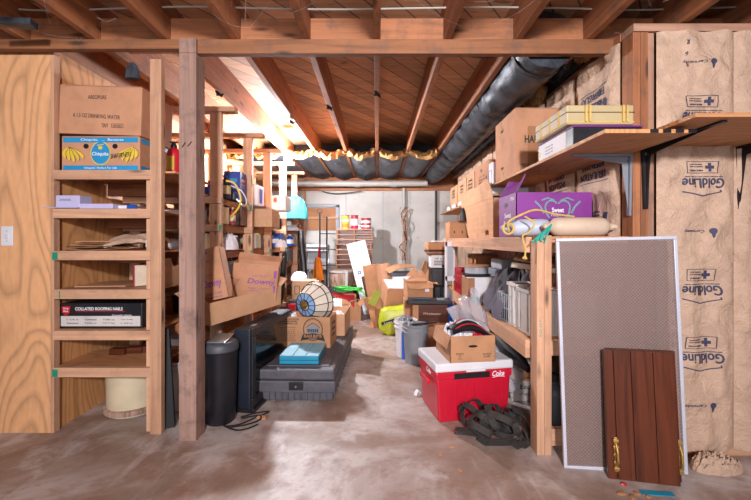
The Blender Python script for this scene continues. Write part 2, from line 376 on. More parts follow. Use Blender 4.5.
# ------------------------------------------------------------------ print: letters and flat marks
FR = (math.pi/2, 0, 0)                       # facing the camera side (-Y)
FL = (math.pi/2, 0, -math.pi/2)              # facing -X
FRT = (math.pi/2, 0, math.pi/2)              # facing +X
def text(parent, s, width, height, loc, rot=FR, mat='ink', name='lettering', flip=False, bold=.0, shear=0.0, hand=0):
    c = bpy.data.curves.new(name, 'FONT'); c.body = s; c.align_x = 'CENTER'; c.align_y = 'CENTER'; c.extrude = .004; c.offset = bold; c.shear = shear; c.resolution_u = 3
    t = bpy.data.objects.new('t', c); col.objects.link(t)
    bpy.context.view_layer.update()
    me = bpy.data.meshes.new_from_object(t); bpy.data.objects.remove(t); bpy.data.curves.remove(c)
    xs = [v.co.x for v in me.vertices]; ys = [v.co.y for v in me.vertices]
    cx, cy = (max(xs)+min(xs))/2, (max(ys)+min(ys))/2; kx, ky = width/(max(xs)-min(xs)), height/max(1e-6, max(ys)-min(ys))
    for v in me.vertices:
        x, y = (v.co.x-cx)*kx, (v.co.y-cy)*ky
        if flip: x, y = -x, -y
        if hand: y += .12*height*noise.noise(Vector((x*40, hand, 0)))
        v.co = (x, y, (.0009 if v.co.z > 0 else .0001))
    me.name = name; me.materials.append(M[mat]); o = bpy.data.objects.new(name, me); col.objects.link(o); o.parent = parent
    return place(o, loc, rot)
def mark(parent, name, polys, loc, rot=FR, mat='ink', th=.0007):
    mb = MB()
    for p in polys:
        n = len(p); mb.add([(a, b, th) for a, b in p]+[(a, b, 0) for a, b in p], [tuple(range(n)), tuple(range(2*n-1, n-1, -1))]+[(i, (i+1) % n, (i+1) % n+n, i+n) for i in range(n)])
    return place(make(name, mb, M[mat], parent), loc, rot)
def rect(w, h, cx=0, cy=0): return [(cx-w/2, cy-h/2), (cx+w/2, cy-h/2), (cx+w/2, cy+h/2), (cx-w/2, cy+h/2)]
def oval(w, h, cx=0, cy=0, n=28): return [(cx+w/2*math.cos(2*math.pi*i/n), cy+h/2*math.sin(2*math.pi*i/n)) for i in range(n)]
def ringp(w, h, t, cx=0, cy=0, n=28, a0=0, a1=2*math.pi):
    out = []
    for i in range(n):
        a, b = a0+(a1-a0)*i/n, a0+(a1-a0)*(i+1)/n
        out.append([(cx+w/2*math.cos(a), cy+h/2*math.sin(a)), (cx+w/2*math.cos(b), cy+h/2*math.sin(b)), (cx+(w/2-t)*math.cos(b), cy+(h/2-t)*math.sin(b)), (cx+(w/2-t)*math.cos(a), cy+(h/2-t)*math.sin(a))])
    return out
def line(pts, t):
    out = []
    for (a, b), (c, d) in zip(pts, pts[1:]):
        L = math.hypot(c-a, d-b) or 1; nx, ny = -(d-b)/L*t/2, (c-a)/L*t/2
        out.append([(a+nx, b+ny), (a-nx, b-ny), (c-nx, d-ny), (c+nx, d+ny)])
    return out

# ------------------------------------------------------------------ cartons
def carton(label, loc, size, rz=0, mat='card', name='cardboard_box', cat='box', rot=None, opened=None, tape=True, group=None, hole=None, taper=1.0, flen=.95):
    """size w (x), d (y), h; loc = centre of the base. opened = angles (deg from vertical, outwards) of the flaps front, back, left, right"""
    w, d, h = size; t = .005
    T = thing(name, label, cat, loc, rot or (0, 0, rz), group)
    m = MB()
    if opened is None:
        m.box((0, 0, h/2-.0015), (w, d, h-.003), taper); body = make('body', m, M[mat], T, bevel=.004)
        for sy in (-1, 1):
            f = MB(); f.box((0, sy*(d/4+.0015), h-.0005), (w-.006, d/2-.004, .004)); make('flap', f, M[mat], T)
        if tape:
            f = MB(); f.box((0, 0, h+.002), (w+.003, .05, .0012)); f.box((-w/2-.001, 0, h-.03), (.0012, .05, .065)); f.box((w/2+.001, 0, h-.03), (.0012, .05, .065)); make('tape', f, M['tape'], T)
    else:
        m.box((0, 0, t/2), ((w-2*t)*taper, (d-2*t)*taper, t))
        def wallp(c0, c1):
            n = Vector((c1[1]-c0[1], c0[0]-c1[0])).normalized()*t
            vs = []
            for z, k in ((0, taper), (h, 1)):
                for p in (c0, c1): vs.append((p[0]*k, p[1]*k, z))
                for p in (c1, c0): vs.append((p[0]*k-n[0], p[1]*k-n[1], z))
            m.add(vs, [(0, 1, 2, 3), (4, 7, 6, 5), (0, 4, 5, 1), (1, 5, 6, 2), (2, 6, 7, 3), (3, 7, 4, 0)])
        a, b = w/2, d/2
        wallp((-a, -b), (a, -b)); wallp((a, -b), (a, b)); wallp((a, b), (-a, b)); wallp((-a, b), (-a, -b))
        body = make('body', m, M[mat], T)
        fl = min(w, d)/2*flen
        for k, (cx, cy, L, ax) in enumerate(((0, -b, w, 0), (0, b, w, 1), (-a, 0, d, 2), (a, 0, d, 3))):
            if opened[k] is None: continue
            an = math.radians(opened[k]); f = MB(); n = 8
            out = {0: (0, -1), 1: (0, 1), 2: (-1, 0), 3: (1, 0)}[ax]; along = (abs(out[1]), abs(out[0]))
            def fn(u, v, out=out, along=along, L=L, an=an, cx=cx, cy=cy, k=k):
                s_ = (u-.5)*L*(1-.06*v); r = v*fl; aa = an+.18*math.sin(u*5+k)*v
                o_ = math.sin(aa)*r; z_ = math.cos(aa)*r
                return (cx+along[0]*s_+out[0]*o_, cy+along[1]*s_+out[1]*o_, h+z_)
            f.sheet(fn, n, 4, .004); make('flap', f, M[mat], T)
    if hole:
        hw, hh, hx, hz, side = hole
        if side == 'f': mark(body, 'hand_hole', [oval(hw, hh)], (hx, -d/2-.0006, hz), FR, 'black')
        if side == 'l': mark(body, 'hand_hole', [oval(hw, hh)], (-w/2-.0006, hx, hz), FL, 'black')
    T['w'] = w
    return T, body, (w, d, h)
def simple_box(name, label, cat, loc, size, rz=0, mat='white', bevel=.005, rot=None, group=None):
    m = MB().box((0, 0, size[2]/2), size); return solo(name, label, cat, m, M[mat], loc, rot or (0, 0, rz), group, bevel=bevel)
def bucket(label, loc, r, h, mat, rim='same', handle=True, name='bucket', cat='bucket'):
    T = thing(name, label, cat, loc); m = MB()
    r0 = r*.86; pr = [(r0, 0), (r, h*.78), (r+.008, h*.79), (r+.008, h*.82), (r, h*.83), (r, h*.89), (r+.008, h*.9), (r+.008, h*.93), (r, h*.94), (r+.006, h*.97), (r+.006, h), (r-.006, h), (r-.01, h*.8), (r0-.008, .008)]
    m.lathe(pr, 32, cap=True); make('body', m, M[mat], T, smooth=True)
    if handle:
        f = MB().tube(smoothpath([(-(r+.01), 0, h*.88), (-(r+.02), -r*.6, h*.55), (0, -r-.03, h*.38), (r+.02, -r*.6, h*.55), (r+.01, 0, h*.88)], 5), .0025, 6); make('handle', f, M['metal'], T, smooth=True)
    return T
# ------------------------------------------------------------------ the setting
JS, JZ, SZ = .41, 2.31, 2.545           # joist spacing, underside of joists, underside of subfloor
tag(make('floor', MB().bb(-4, 4, -3, 7.2, -.1, 0), M['floor']), kind='structure')
wb = tag(make('wall_back', MB().bb(-2.6, 2.6, 6.95, 7.15, 0, 2.06), M['cwall']), kind='structure')
for px in (346, 383, 410):
    x = X(px, 6.94); make('form_joint', MB().bb(x-.004, x+.004, 6.944, 6.951, .1, 2.05), M['grey'], wb)
make('sill_plate', MB().bb(-2.6, 2.6, 6.9, 7.15, 2.06, 2.12), M['joist_x'], wb)
make('rim_board', MB().bb(-2.6, 2.6, 7.0, 7.04, 2.12, SZ), M['joist_x'], wb)
ceil = thing('ceiling', None, None, kind='structure')
make('subfloor', MB().bb(-3.6, 3.6, -2.2, 7.15, SZ, SZ+.03), M['subfloor'], ceil)
for k in range(-8, 9):
    x = k*JS
    make('joist', MB().bb(x-.02, x+.02, -2.2, 6.99, JZ, SZ), M['joist_y'], ceil, bevel=.002)
for k in range(-8, 8):
    x = (k+.5)*JS; w2 = JS/2-.021
    make('blocking', MB().bb(x-w2, x+w2, 2.2, 2.24, JZ, JZ+.14), M['joist_x'], ceil)
    if k % 3 != 1: make('blocking', MB().bb(x-w2, x+w2, 2.42, 2.46, JZ+.06, SZ), M['joist_x'], ceil)
make('beam', MB().bb(-3.6, -1.09, 2.16, 2.205, 2.252, 2.308), M['beam'], ceil, bevel=.003)
make('beam', MB().bb(-1.088, 1.42, 2.16, 2.205, 2.225, 2.308), M['beam'], ceil, bevel=.003)
make('beam', MB().bb(1.425, 3.6, 2.16, 2.205, 2.225, 2.308), M['beam'], ceil, bevel=.003)
# left plywood wall (end panel and side)
wl = thing('wall_left', None, None, kind='structure')
make('end_panel', MB().bb(-3.6, -1.945, 2.235, 2.255, 0, 2.30), M['ply_xz'], wl)
make('side_panel', MB().bb(-1.965, -1.945, 2.256, 6.95, 0, 2.30), M['ply_yz'], wl)
make('corner_strip', MB().bb(-1.944, -1.925, 2.235, 2.275, 0, 2.30), M['pine_z'], wl)
sw = thing('light_switch', 'white toggle light switch on the left plywood wall', 'light switch', (X(8, 2.235), 2.234, Z(236, 2.235)))
make('plate', MB().box((0, -.003, 0), (.072, .006, .117)), M['white'], sw, bevel=.003)
make('toggle', MB().at((0, -.011, -.003), (.5, 0, 0)).box((0, 0, 0), (.01, .018, .022)), M['white'], sw, bevel=.002)
for z in (-.03, .03): make('screw', MB().at((0, -.006, z), FR).lathe([(.003, 0), (.003, .001)], 10), M['grey'], sw)
# right partition: side wall facing -x, end wall facing the camera
PX, PY = 1.365, 2.0
wr = thing('wall_right', None, None, kind='structure')
def stud(x0, x1, y0, y1, z0=.04, z1=2.26, mat='joist_z', name='stud'): return make(name, MB().bb(x0, x1, y0, y1, z0, z1), M[mat], wr, bevel=.002)
stud(PX, PX+.04, PY-.0, PY+.09); stud(PX+.042, PX+.082, PY, PY+.09); stud(PX+.083, PX+.12, PY+.01, PY+.09, mat='old_z')
for x in (1.89, 2.33, 2.77): stud(x-.02, x+.02, PY+.0, PY+.09)
make('top_plate', MB().bb(PX, 3.3, PY-.005, PY+.09, 2.262, 2.302), M['old_x'], wr)
make('bottom_plate', MB().bb(PX, 3.3, PY, PY+.09, 0, .038), M['pine_x'], wr)
make('light_stop_backing', MB().bb(PX+.09, 3.3, PY+.16, PY+.18, 0, 2.26), M['joist_z'], wr)  # unseen sheet added behind the end-wall batts to stop light leaks
for y in (2.56, 3.02, 3.48, 3.94, 4.40, 4.86, 5.32, 5.78, 6.24): stud(PX, PX+.09, y-.02, y+.02)
make('top_plate', MB().bb(PX-.003, PX+.09, PY+.1, 6.9, 2.262, 2.302), M['joist_y'], wr)
make('bottom_plate', MB().bb(PX, PX+.09, PY+.1, 6.9, 0, .038), M['joist_y'], wr)
make('light_stop_backing', MB().bb(PX+.13, PX+.15, PY+.19, 6.95, 0, 2.26), M['joist_z'], wr)  # same added light stop, unseen behind the side-wall batts

def facing_fn(w_, h_, seed, amp=.019):
    def fn(u, v):
        q = Vector((u*w_*6, v*h_*5, seed*5.1))
        e = min(u, 1-u)*2; b = math.sin(min(1, e*4)*math.pi/2)
        n1 = 1-abs(noise.noise(q))*2.2; n2 = noise.noise(q*3.1)
        return (u*w_-w_/2, -.004-b*(.012+amp*max(-.5, n1)+amp*.35*n2), v*h_)
    return fn
CONF = {}
def batt(label, loc, w_, h_, rot, seed, depth=.08, group=None):
    T = thing('insulation_batt', label, 'insulation', loc, rot, group)
    make('fibreglass', MB().bb(-w_/2+.02, w_/2-.02, .004, depth, .0, h_-.004), M['insul'], T)
    f = MB(); f.sheet(facing_fn(w_, h_, seed), int(w_*100), int(h_*70), .002)
    p = make('paper_facing', f, M['kraft'], T, smooth=True); CONF[p] = (facing_fn(w_, h_, seed), w_, h_); return T, p
def goldline(p, z, seed=0, dx=0.0):
    """upside-down maker's print: box with cross, big word, peaked line"""
    y = -.034
    text(p, 'GoldLine', .215, .052, (dx, y, z), mat='navyink', flip=True, bold=.015)
    mark(p, 'peak_line', line([(-.1, .012), (-.005, -.012), (.1, .01), (.095, .02)], .005), (dx-.003, y, z-.055), mat='navyink')
    mark(p, 'print_box', line([(-.082, -.03), (.082, -.03), (.082, .03), (-.082, .03), (-.082, -.03)], .0025), (dx-.006, y, z+.083), mat='navyink')
    mark(p, 'cross_mark', [rect(.014, .045, .035), rect(.045, .016, .035)], (dx-.006, y, z+.083), mat='navyink')
    text(p, 'INSULATION', .068, .008, (dx-.04, y, z+.066), mat='navyink', flip=True, bold=.01)
    text(p, 'FIBERGLASS', .068, .006, (dx-.04, y, z+.086), mat='navyink', flip=True)
    text(p, 'THERMAL BATT', .068, .006, (dx-.04, y, z+.098), mat='navyink', flip=True)
    text(p, 'KEEP BUILDING WARM AND SOUND QUIET', .2, .006, (dx, y, z+.034), mat='navyink', flip=True)
B1, F1 = batt('paper-faced insulation batt printed with upside-down letters beside the wire panel', (1.691, PY, .04), .408, 2.215, (0, 0, 0), 1)
for z in (Z(119, 2)-.04, Z(184, 2)-.04, Z(290, 2)-.04, Z(357, 2)-.04): goldline(F1, z, 0, .022)
def icons(p, z, dx=0):
    text(p, 'Certainty', .12, .018, (dx-.02, -.034, z), mat='navyink', flip=True); mark(p, 'drop_mark', [oval(.03, .03), [(-.008, -.01), (.008, -.01), (.002, -.035), (-.002, -.035)]], (dx+.075, -.034, z), mat='navyink')
for z in (Z(64, 2)-.04, Z(231, 2)-.04, Z(403, 2)-.04): icons(F1, z)
for k, ch in enumerate('1 2 3 5 8'.split()): text(F1, ch, .012, .022, (-.12, -.034, Z(300+k*11, 2)-.04), mat='navyink', flip=True)
for k, ch in enumerate('R 6 R'.split()): text(F1, ch, .012, .022, (-.06, -.034, Z(45+k*11, 2)-.04), mat='navyink', flip=True)
B2, F2 = batt('plain creased paper-faced insulation batt at the right edge of the end wall', (2.112, PY, .04), .43, 2.215, (0, 0, 0), 2)
B3, _ = batt('paper-faced insulation batt beyond the right edge batt', (2.55, PY, .04), .42, 2.215, (0, 0, 0), 3)
# torn paper curling out at the bottom of the printed batt
f = MB(); f.heap(.26, .12, .09, 5, 30, .7, 5.0)
solo('torn_paper', 'crumpled torn insulation paper on the floor below the printed batt', 'paper', f, M['kraft'], (1.70, 1.885, 0), (0, 0, 0), smooth=True)
# side wall batts
ys = [(2.1, 2.54), (2.58, 3.0), (3.04, 3.46), (3.50, 3.92), (3.96, 4.38), (4.42, 4.84), (4.88, 5.3), (5.34, 5.76), (5.8, 6.22)]
names = ['nearest the corner stud, printed with upside-down words', 'second from the corner, mostly behind the hardware case', 'third from the corner, behind the tall wide carton', 'fourth from the corner of the side wall', 'fifth from the corner of the side wall', 'sixth from the corner of the side wall', 'third from the far end of the side wall', 'second from the far end of the side wall', 'at the far end of the side wall']
for k, ((a, b), nm) in enumerate(zip(ys, names)):
    T, p = batt('paper-faced insulation batt '+nm, (PX, (a+b)/2, .04), b-a, 2.215, (0, 0, -math.pi/2), 10+k, .07)
    if k < 2:
        for z in (Z(106, 2.38)-.04, 1.54, .9):
            text(p, 'FIBERGLAS', .24, .045, (0, -.034, z+.03), mat='navyink', flip=True, bold=.012)
            text(p, 'INSULATION', .26, .045, (0, -.034, z-.035), mat='navyink', flip=True, bold=.012)
            mark(p, 'border_line', line([(-.15, .07), (.15, .07)], .004)+line([(-.15, -.075), (.15, -.075)], .004), (0, -.034, z), mat='navyink')
        for z in (1.9+.04, 1.28, .7):
            for r in range(4): text(p, 'INSTALL THIS SIDE IN', .2, .012, (-.02, -.034, z-r*.022), mat='navyink', flip=True)
            mark(p, 'arrow_mark', [rect(.03, .05)], (.13, -.034, z-.03), mat='navyink')

# the print follows the creases of the paper
for p, (fn, w_, h_) in CONF.items():
    for c in p.children:
        R = Matrix.LocRotScale(c.location, c.rotation_euler, None); Ri = R.inverted()
        bm = bmesh.new(); bm.from_mesh(c.data)
        if len(bm.verts) < 400: bmesh.ops.subdivide_edges(bm, edges=[e for e in bm.edges if e.calc_length() > .015], cuts=3)
        for v in bm.verts:
            q = R @ v.co; top = v.co.z > .0004
            y = min(fn(min(1, max(0, (q.x+dx)/w_+.5)), min(1, max(0, (q.z+dz)/h_)))[1] for dx in (-.008, 0, .008) for dz in (-.01, 0, .01))
            q.y = y-(.0022 if top else .0008); v.co = Ri @ q
        bm.to_mesh(c.data); bm.free()
# support post (notched round the beam)
m = MB(); m.bb(-.0495, .0495, 0, .112, 0, 2.22); m.bb(-.0495, .0495, 0, .018, 2.2202, 2.305)
pt = solo('support_post', 'thick rough reddish square timber post standing in front of the side shelves', 'post', m, M['post'], (-1.082, 2.14, 0), bevel=.004)
for px, py, a in ((184, 145, .6), (190, 144, .7)):
    m = MB().at((0, 0, 0), (0, a, 0)).box((0, 0, 0), (.004, .004, .035)); o = make('nail', m, M['dkmetal'], pt); o.location = (X(px, 2.14)-pt.location.x, -.003, Z(py, 2.14))

# cables under the joists
solo('ceiling_cable', 'white electric cable strung across the joists in front of the beam', 'cable', MB().tube(smoothpath([(x*.41+.205, 2.12+.01*math.sin(x*2), 2.46+.012*math.sin(x*1.7)) for x in range(-7, 8)], 4), .005, 6), M['pipe'], smooth=True)
solo('hanging_cable', 'black cable sagging just behind the beam beside the duct', 'cable', MB().tube(smoothpath([(.46, 2.3, 2.3), (.55, 2.31, 2.285), (.68, 2.3, 2.272), (.79, 2.3, 2.295)], 5), .007, 6), M['blackrub'], smooth=True)
for k, (px, D, w_, lab) in enumerate(((208, 2.9, .05, 'first black tape scrap stuck under a ceiling joist above the plywood shelves'), (333, 3.2, .04, 'black tape scrap under the joist just left of the middle one'), (372, 2.9, .04, 'black tape scrap on the middle ceiling joist'), (310, 3.6, .035, 'small black tape scrap under the long joist toward the bulb'))):
    kx = round(X(px, D)/JS)*JS
    m = MB(); m.sheet(lambda u, v: (kx-.024+.048*u+.006*math.sin(v*7), D+.05*v, JZ-.004-.05*(1-v)*(u-.2)**2-.03*math.sin(v*3)), 6, 6, .002)
    solo('tape_scrap', lab, 'tape', m, M['blackrub'], smooth=True)
m = MB().at((-1.52, 2.33, 2.27)).heap(.09, .05, .12, 3, 14, .6, 4)
solo('foil_scrap', 'grey crumpled rag hanging below the joists above the water carton', 'rag', m, M['foil'], (0, 0, -.12), smooth=True)
m = MB().at((X(30, 2.05), 1.95, 2.285), (0, 0, .2)).box((0, 0, 0), (.2, .05, .03))
solo('foil_tape', 'black and silver tape remnant under the leftmost joist', 'tape', m.crumple(.02, 9), M['duct'], smooth=True)

# foil insulation batts hanging between the far joists, yellow fibreglass ends, ducts
fl = ['left of the bulb', 'above the bulb', 'right of the bulb', 'just left of the middle joist', 'just right of the middle joist', 'second to the right of the middle joist', 'beside the long duct']
for k in range(-5, 2):
    xm = (k+.5)*JS; hw = JS/2-.024
    def fn(u, v, xm=xm, hw=hw, k=k):
        sag = math.sin(u*math.pi)*(.05+.02*math.sin(v*9+k))
        nn = noise.noise(Vector((u*5, v*9, k*3)))*.022+noise.noise(Vector((u*14, v*26, k*3)))*.01
        return (xm-hw+2*hw*u, 5.05+1.88*v, JZ+.02-sag+nn*math.sin(u*math.pi))
    T = thing('foil_insulation', 'dusty silver foil insulation between the far joists '+fl[k+5], 'insulation')
    make('foil', MB().sheet(fn, 14, 40, .004), M['foil'], T, smooth=True)
    def fn2(u, v, xm=xm, hw=hw, k=k):
        e = noise.noise(Vector((u*6, k*2, 1)))*.1
        return (xm-hw+2*hw*u, 4.86+e+.24*v-.05*math.sin(u*3.14), JZ-.015+.1*math.sin(v*1.5)-.07*math.sin(u*math.pi)*(1+e*3)+.02*noise.noise(Vector((u*9, v*9, k))))
    make('fibreglass_edge', MB().sheet(fn2, 16, 8, .045).crumple(.03, 14, k), M['insul'], T, smooth=True)
make('rear_dark_panel', MB().bb(-3.2, 1.19, 5.5, 5.53, JZ+.09, SZ), M['dkmetal'], ceil)  # dark plate across the far joist bays, above the foil
def duct(label, x, z, r, y0, y1, seed):
    T = thing('air_duct', label, 'duct'); n = int((y1-y0)/.04); m = MB(); N = 26; rings = []
    for i in range(n+1):
        y = y0+(y1-y0)*i/n; ring = []
        for k in range(N):
            a = 2*math.pi*k/N
            rr = r*(1+.11*noise.noise(Vector((math.cos(a)*2, y*7, math.sin(a)*2+seed)))+.06*noise.noise(Vector((math.cos(a)*5, y*20, math.sin(a)*5+seed)))+.02*math.sin(y*19))
            ring.append(m.b.verts.new((x+rr*math.cos(a), y, z+rr*math.sin(a))))
        rings.append(ring)
    for a, b in zip(rings, rings[1:]):
        for k in range(N): m.b.faces.new((a[k], a[(k+1) % N], b[(k+1) % N], b[k]))
    m.b.faces.new(rings[0][::-1]); m.b.faces.new(rings[-1])
    make('sleeve', m, M['duct'], T, smooth=True)
    for i, y in enumerate((2.35, 3.2, 4.05, 4.9, 5.75)):
        if y0 < y < y1: make('band', MB().at((x, y, z), (math.pi/2, 0, 0)).lathe([(r*1.04, -.012), (r*1.05, -.012), (r*1.05, .012), (r*1.04, .012)], 26, cap=False), M['blackrub'], T)
    return T
duct('long black foil-wrapped duct running back along the ceiling on the right', 1.02, 2.34, .168, 2.23, 6.85, 1)
duct('second foil duct half hidden beyond the long one near the right wall', 1.44, 2.44, .13, 2.5, 6.8, 5)
m = MB().tube([(-2.5, 6.72, 2.15), (.9, 6.72, 2.16)], .05, 16); T = thing('drain_pipe', 'long white pipe running across the top of the rear concrete wall', 'pipe')
make('pipe', m, M['pipe'], T, smooth=True)
for x in (-1.2, -.35, .3): make('coupling', MB().tube([(x-.05, 6.72, 2.153), (x+.05, 6.72, 2.153)], .058, 16), M['pipe'], T, smooth=True)
# vertical pipe with tangled vine-like rope
T = thing('vertical_pipe', 'thin white vertical pipe on the rear wall with dried roots tangled round it', 'pipe', (X(404, 6.88), 6.88, 0))
make('pipe', MB().tube([(0, 0, .35), (0, 0, 2.1)], .028, 12), M['pipe'], T, smooth=True)
random.seed(4)
for k in range(5):
    pts = [(.05*math.sin(i*1.3+k)+random.uniform(-.04, .04), -.05-random.uniform(0, .04), 1.75-i*.12) for i in range(9)]
    make('root', MB().tube(smoothpath(pts, 4), .008, 5), M['dark_wood_z' if k % 2 else 'pine_z'], T, smooth=True)
solo('steel_rod', 'dark vertical rod fixed to the rear wall at right', 'rod', MB().tube([(0, 0, .5), (0, 0, 2.05)], .022, 10), M['dkmetal'], (X(436, 6.9), 6.9, 0), smooth=True)
# boarded window
wn = thing('window_1', None, None, (X(321.5, 6.95), 6.93, Z(218, 6.95)), kind='structure')
ww, wh = .54, .46
make('board', MB().box((0, .005, -.02), (ww, .02, wh-.05)), M['card_d'], wn)
fr = MB(); fr.box((0, -.005, wh/2), (ww+.12, .04, .06)); fr.box((-ww/2-.03, -.005, 0), (.06, .04, wh)); fr.box((ww/2+.03, -.005, 0), (.06, .04, wh)); make('window_frame', fr, M['grey'], wn)
make('rail', MB().box((0, -.02, 0), (ww+.1, .03, .04)), M['pine_x'], wn)
solo('wall_batten', 'upright pine batten fixed to the rear wall left of the boarded window', 'batten', MB().bb(-.025, .025, 0, .04, 1.2, 2.05), M['pine_z'], (X(304, 6.9), 6.9, 0))
solo('wall_cable', 'thin black cable drooping along the top of the rear wall', 'cable', MB().tube(smoothpath([(X(322, 6.85), 6.85, 2.04), (X(334, 6.85), 6.87, 2.0), (X(346, 6.85), 6.87, 2.01), (X(362, 6.85), 6.85, 2.045)], 5), .008, 6), M['blackrub'], smooth=True)
random.seed(21)
for k, (x, y, mt, l) in enumerate(((1.33, 2.36, 'insul', 'yellow fibreglass tuft poking out over the corner of the side wall'), (1.26, 2.6, 'duct', 'black foil scrap hanging between the ducts near the corner'), (1.30, 3.1, 'insul', 'second fibreglass tuft beyond the black foil scrap'))):
    m = MB().at((0, 0, 0), (math.pi, 0, 0)).heap(.16, .34, .13, 60+k, 20, .6, 4); solo('ceiling_scrap', l, 'insulation', m, M[mt], (x, y, 2.4-.02*k), smooth=True)
# bulb
T = thing('light_bulb', 'glowing bare bulb hanging from the joists above the side shelves', 'light bulb', BULB)
make('glass', MB().lathe([(.01, -.062), (.034, -.048), (.045, -.02), (.038, .008), (.018, .032), (.014, .036)], 20), m_emit('bulb_glow', (.90, .93, 1, 1), 4000), T, smooth=True)
make('socket', MB().lathe([(.022, .037), (.03, .045), (.045, .062), (.045, .07)], 20), M['white'], T, smooth=True)

# cobwebs: fine threads across the joist bays
random.seed(11)
for k in range(5):
    x = (-2.5, -1.6, -.6, .6, 1.3)[k]; m = MB()
    for i in range(6):
        a = Vector((x+random.uniform(-.15, .15), 2.15-random.uniform(0, .5), JZ-random.uniform(0, .022))); b = a+Vector((random.uniform(-.35, .35), random.uniform(-.3, .1), random.uniform(-.05, .15)))
        mid = (a+b)/2+Vector((0, 0, -.02)); m.tube(smoothpath([a, mid, b], 4), .00035, 3)
    solo('cobweb', 'thin cobweb threads under the joists, '+('far left', 'over the stacked cartons', 'left of the middle', 'right of the middle', 'near the right wall corner')[k], 'cobweb', m, M['paper'])
# ------------------------------------------------------------------ left shelving
LV = [1.565, 1.335, 1.085, .855, .61, .39]
T = thing('shelving_unit', 'near built-in pine shelving bay against the plywood wall, six shelves', 'shelf', (0, 0, 0))
make('upright', MB().bb(-1.342, -1.275, 2.215, 2.255, 0, 2.22), M['pine_z'], T, bevel=.002)
make('upright', MB().bb(-1.385, -1.3445, 2.25, 2.34, 0, 1.55), M['pine_z'], T, bevel=.002)
for k, z in enumerate(LV):
    dp = 2.72 if k < 4 else 2.60
    make('shelf_board', MB().bb(-1.94, -1.345 if k else -1.215, 2.262, dp, z-.012, z), M['ply_xy'], T)
    make('front_rail', MB().bb(-1.925, -1.3455, 2.225, 2.2615, z-.055, z+.001), M['pine_x'], T, bevel=.002)
    make('rear_rail', MB().bb(-1.925, -1.3, dp-.04, dp, z-.1, z-.0125), M['joist_x'], T)
for k in (2, 5): make('green_tape_tab', MB().bb(-1.926, -1.895, 2.2225, 2.2248, LV[k]-.052, LV[k]-.008), M['tapet'], T)
make('green_tape_tab', MB().bb(-1.885, -1.88, 2.2225, 2.2248, LV[3]-.052, LV[3]-.008), M['tapet'], T)
# side shelving: five bays running back
LS = [1.49, 1.28, 1.07, .85, .6, .36]; UY = [2.83, 3.53, 4.15, 4.84, 5.52]
T = thing('shelving_unit', 'long pine side shelving with capped uprights running back below the bulb', 'shelf', (0, 0, 0))
for i, y in enumerate(UY):
    make('upright', MB().bb(-1.262, -1.177, y, y+.04, 0, 2.115), M['pine_z'], T, bevel=.002)
    make('upright', MB().bb(-1.87, -1.79, y, y+.04, 0, 2.115), M['pine_z'], T, bevel=.002)
    make('crosspiece', MB().bb(-1.94, -1.07, y-.015, y+.06, 2.116, 2.155), M['pine_x'], T, bevel=.002)
    for z in LS:
        make('cleat', MB().bb(-1.9, -1.165, y-.03, y-.001, z-.065, z-.013), M['pine_x'], T, bevel=.002)
for k, z in enumerate(LS):
    make('shelf_board', MB().bb(-1.9, -1.265, 2.74, 6.1, z-.012, z), M['ply_yx'], T)
    make('shelf_rail', MB().bb(-1.262+.0, -1.24, 2.875, 6.1, z-.07, z-.013), M['joist_y'], T)
for i, z in ((0, 1.28), (1, 1.49), (1, 1.07), (2, 1.07), (3, 1.07), (4, 1.28), (2, .85)):
    y = UY[i]; make('green_tape_tab', MB().bb(-1.18, -1.163, y-.032, y-.0305, z-.06, z-.015), M['tapet'], T)

# ---- near bay contents
y0 = 2.27
T, b, s = carton('brown banana carton with blue bands on the top left shelf', (X(99.5, y0), y0+.18, LV[0]), (.475, .34, .215), 0, 'card', tape=False)
w_, d_, h_ = s
mark(b, 'blue_band', [rect(.455, .03, 0, h_-.022), rect(.455, .032, 0, .022)], (0, -d_/2-.0012, 0), FR, 'blue')
mark(b, 'blue_band', [rect(.32, .03, 0, h_-.022), rect(.32, .032, 0, .022)], (w_/2+.0012, 0, 0), FRT, 'blue')
for sg in (-1, 1):
    for j in range(5):
        tip = (sg*(-.058+.026*j), -.05+.012*abs(j-2)); st = (sg*(.03-.0), .045); P1 = []
        for t in (0, .2, .4, .6, .8, 1):
            bx = sg*(-.03+.012*j)*math.sin(t*math.pi)*.9
            P1.append((st[0]+(tip[0]-st[0])*t+bx, st[1]+(tip[1]-st[1])*t))
        wd = [.003, .009, .0125, .0125, .009, .003]
        poly = [(x-w2, y) for (x, y), w2 in zip(P1, wd)]+[(x+w2, y) for (x, y), w2 in zip(P1[::-1], wd[::-1])]; n_ = len(poly)
        mark(b, 'banana_print', [[poly[i], poly[i+1], poly[n_-2-i], poly[n_-1-i]] for i in range(5)], (sg*.165, -d_/2-.0014-.0004*j, .105), FR, 'yellow')
        mark(b, 'banana_outline', line([(x+.0105*(.3 if i in (0, 5) else 1), y) for i, (x, y) in enumerate(P1)], .0022), (sg*.165, -d_/2-.0018-.0004*j, .105), FR, 'ink')
    mark(b, 'hand_hole', [oval(.032, .03)], (sg*.088, -d_/2-.0012, h_-.06), FR, 'black')
mark(b, 'logo_rim', [oval(.125, .145)], (0, -d_/2-.001, h_/2+.005), FR, 'yellow')
mark(b, 'logo_oval', [oval(.113, .133)], (0, -d_/2-.0018, h_/2+.005), FR, 'blue')
mark(b, 'logo_sun', [oval(.026, .022, 0, 0)]+line([(-.02, .015), (.02, .02)], .005), (0, -d_/2-.0026, h_/2+.038), FR, 'yellow')
text(b, 'Chiquita', .1, .028, (0, -d_/2-.0028, h_/2-.002), mat='paper', bold=.01)
text(b, 'Chiquita.  ...  Bananas', .26, .018, (.01, -d_/2-.002, h_-.022), mat='paper')
text(b, "Chiquita'. Perfect For Life", .2, .016, (0, -d_/2-.002, .022), mat='paper')
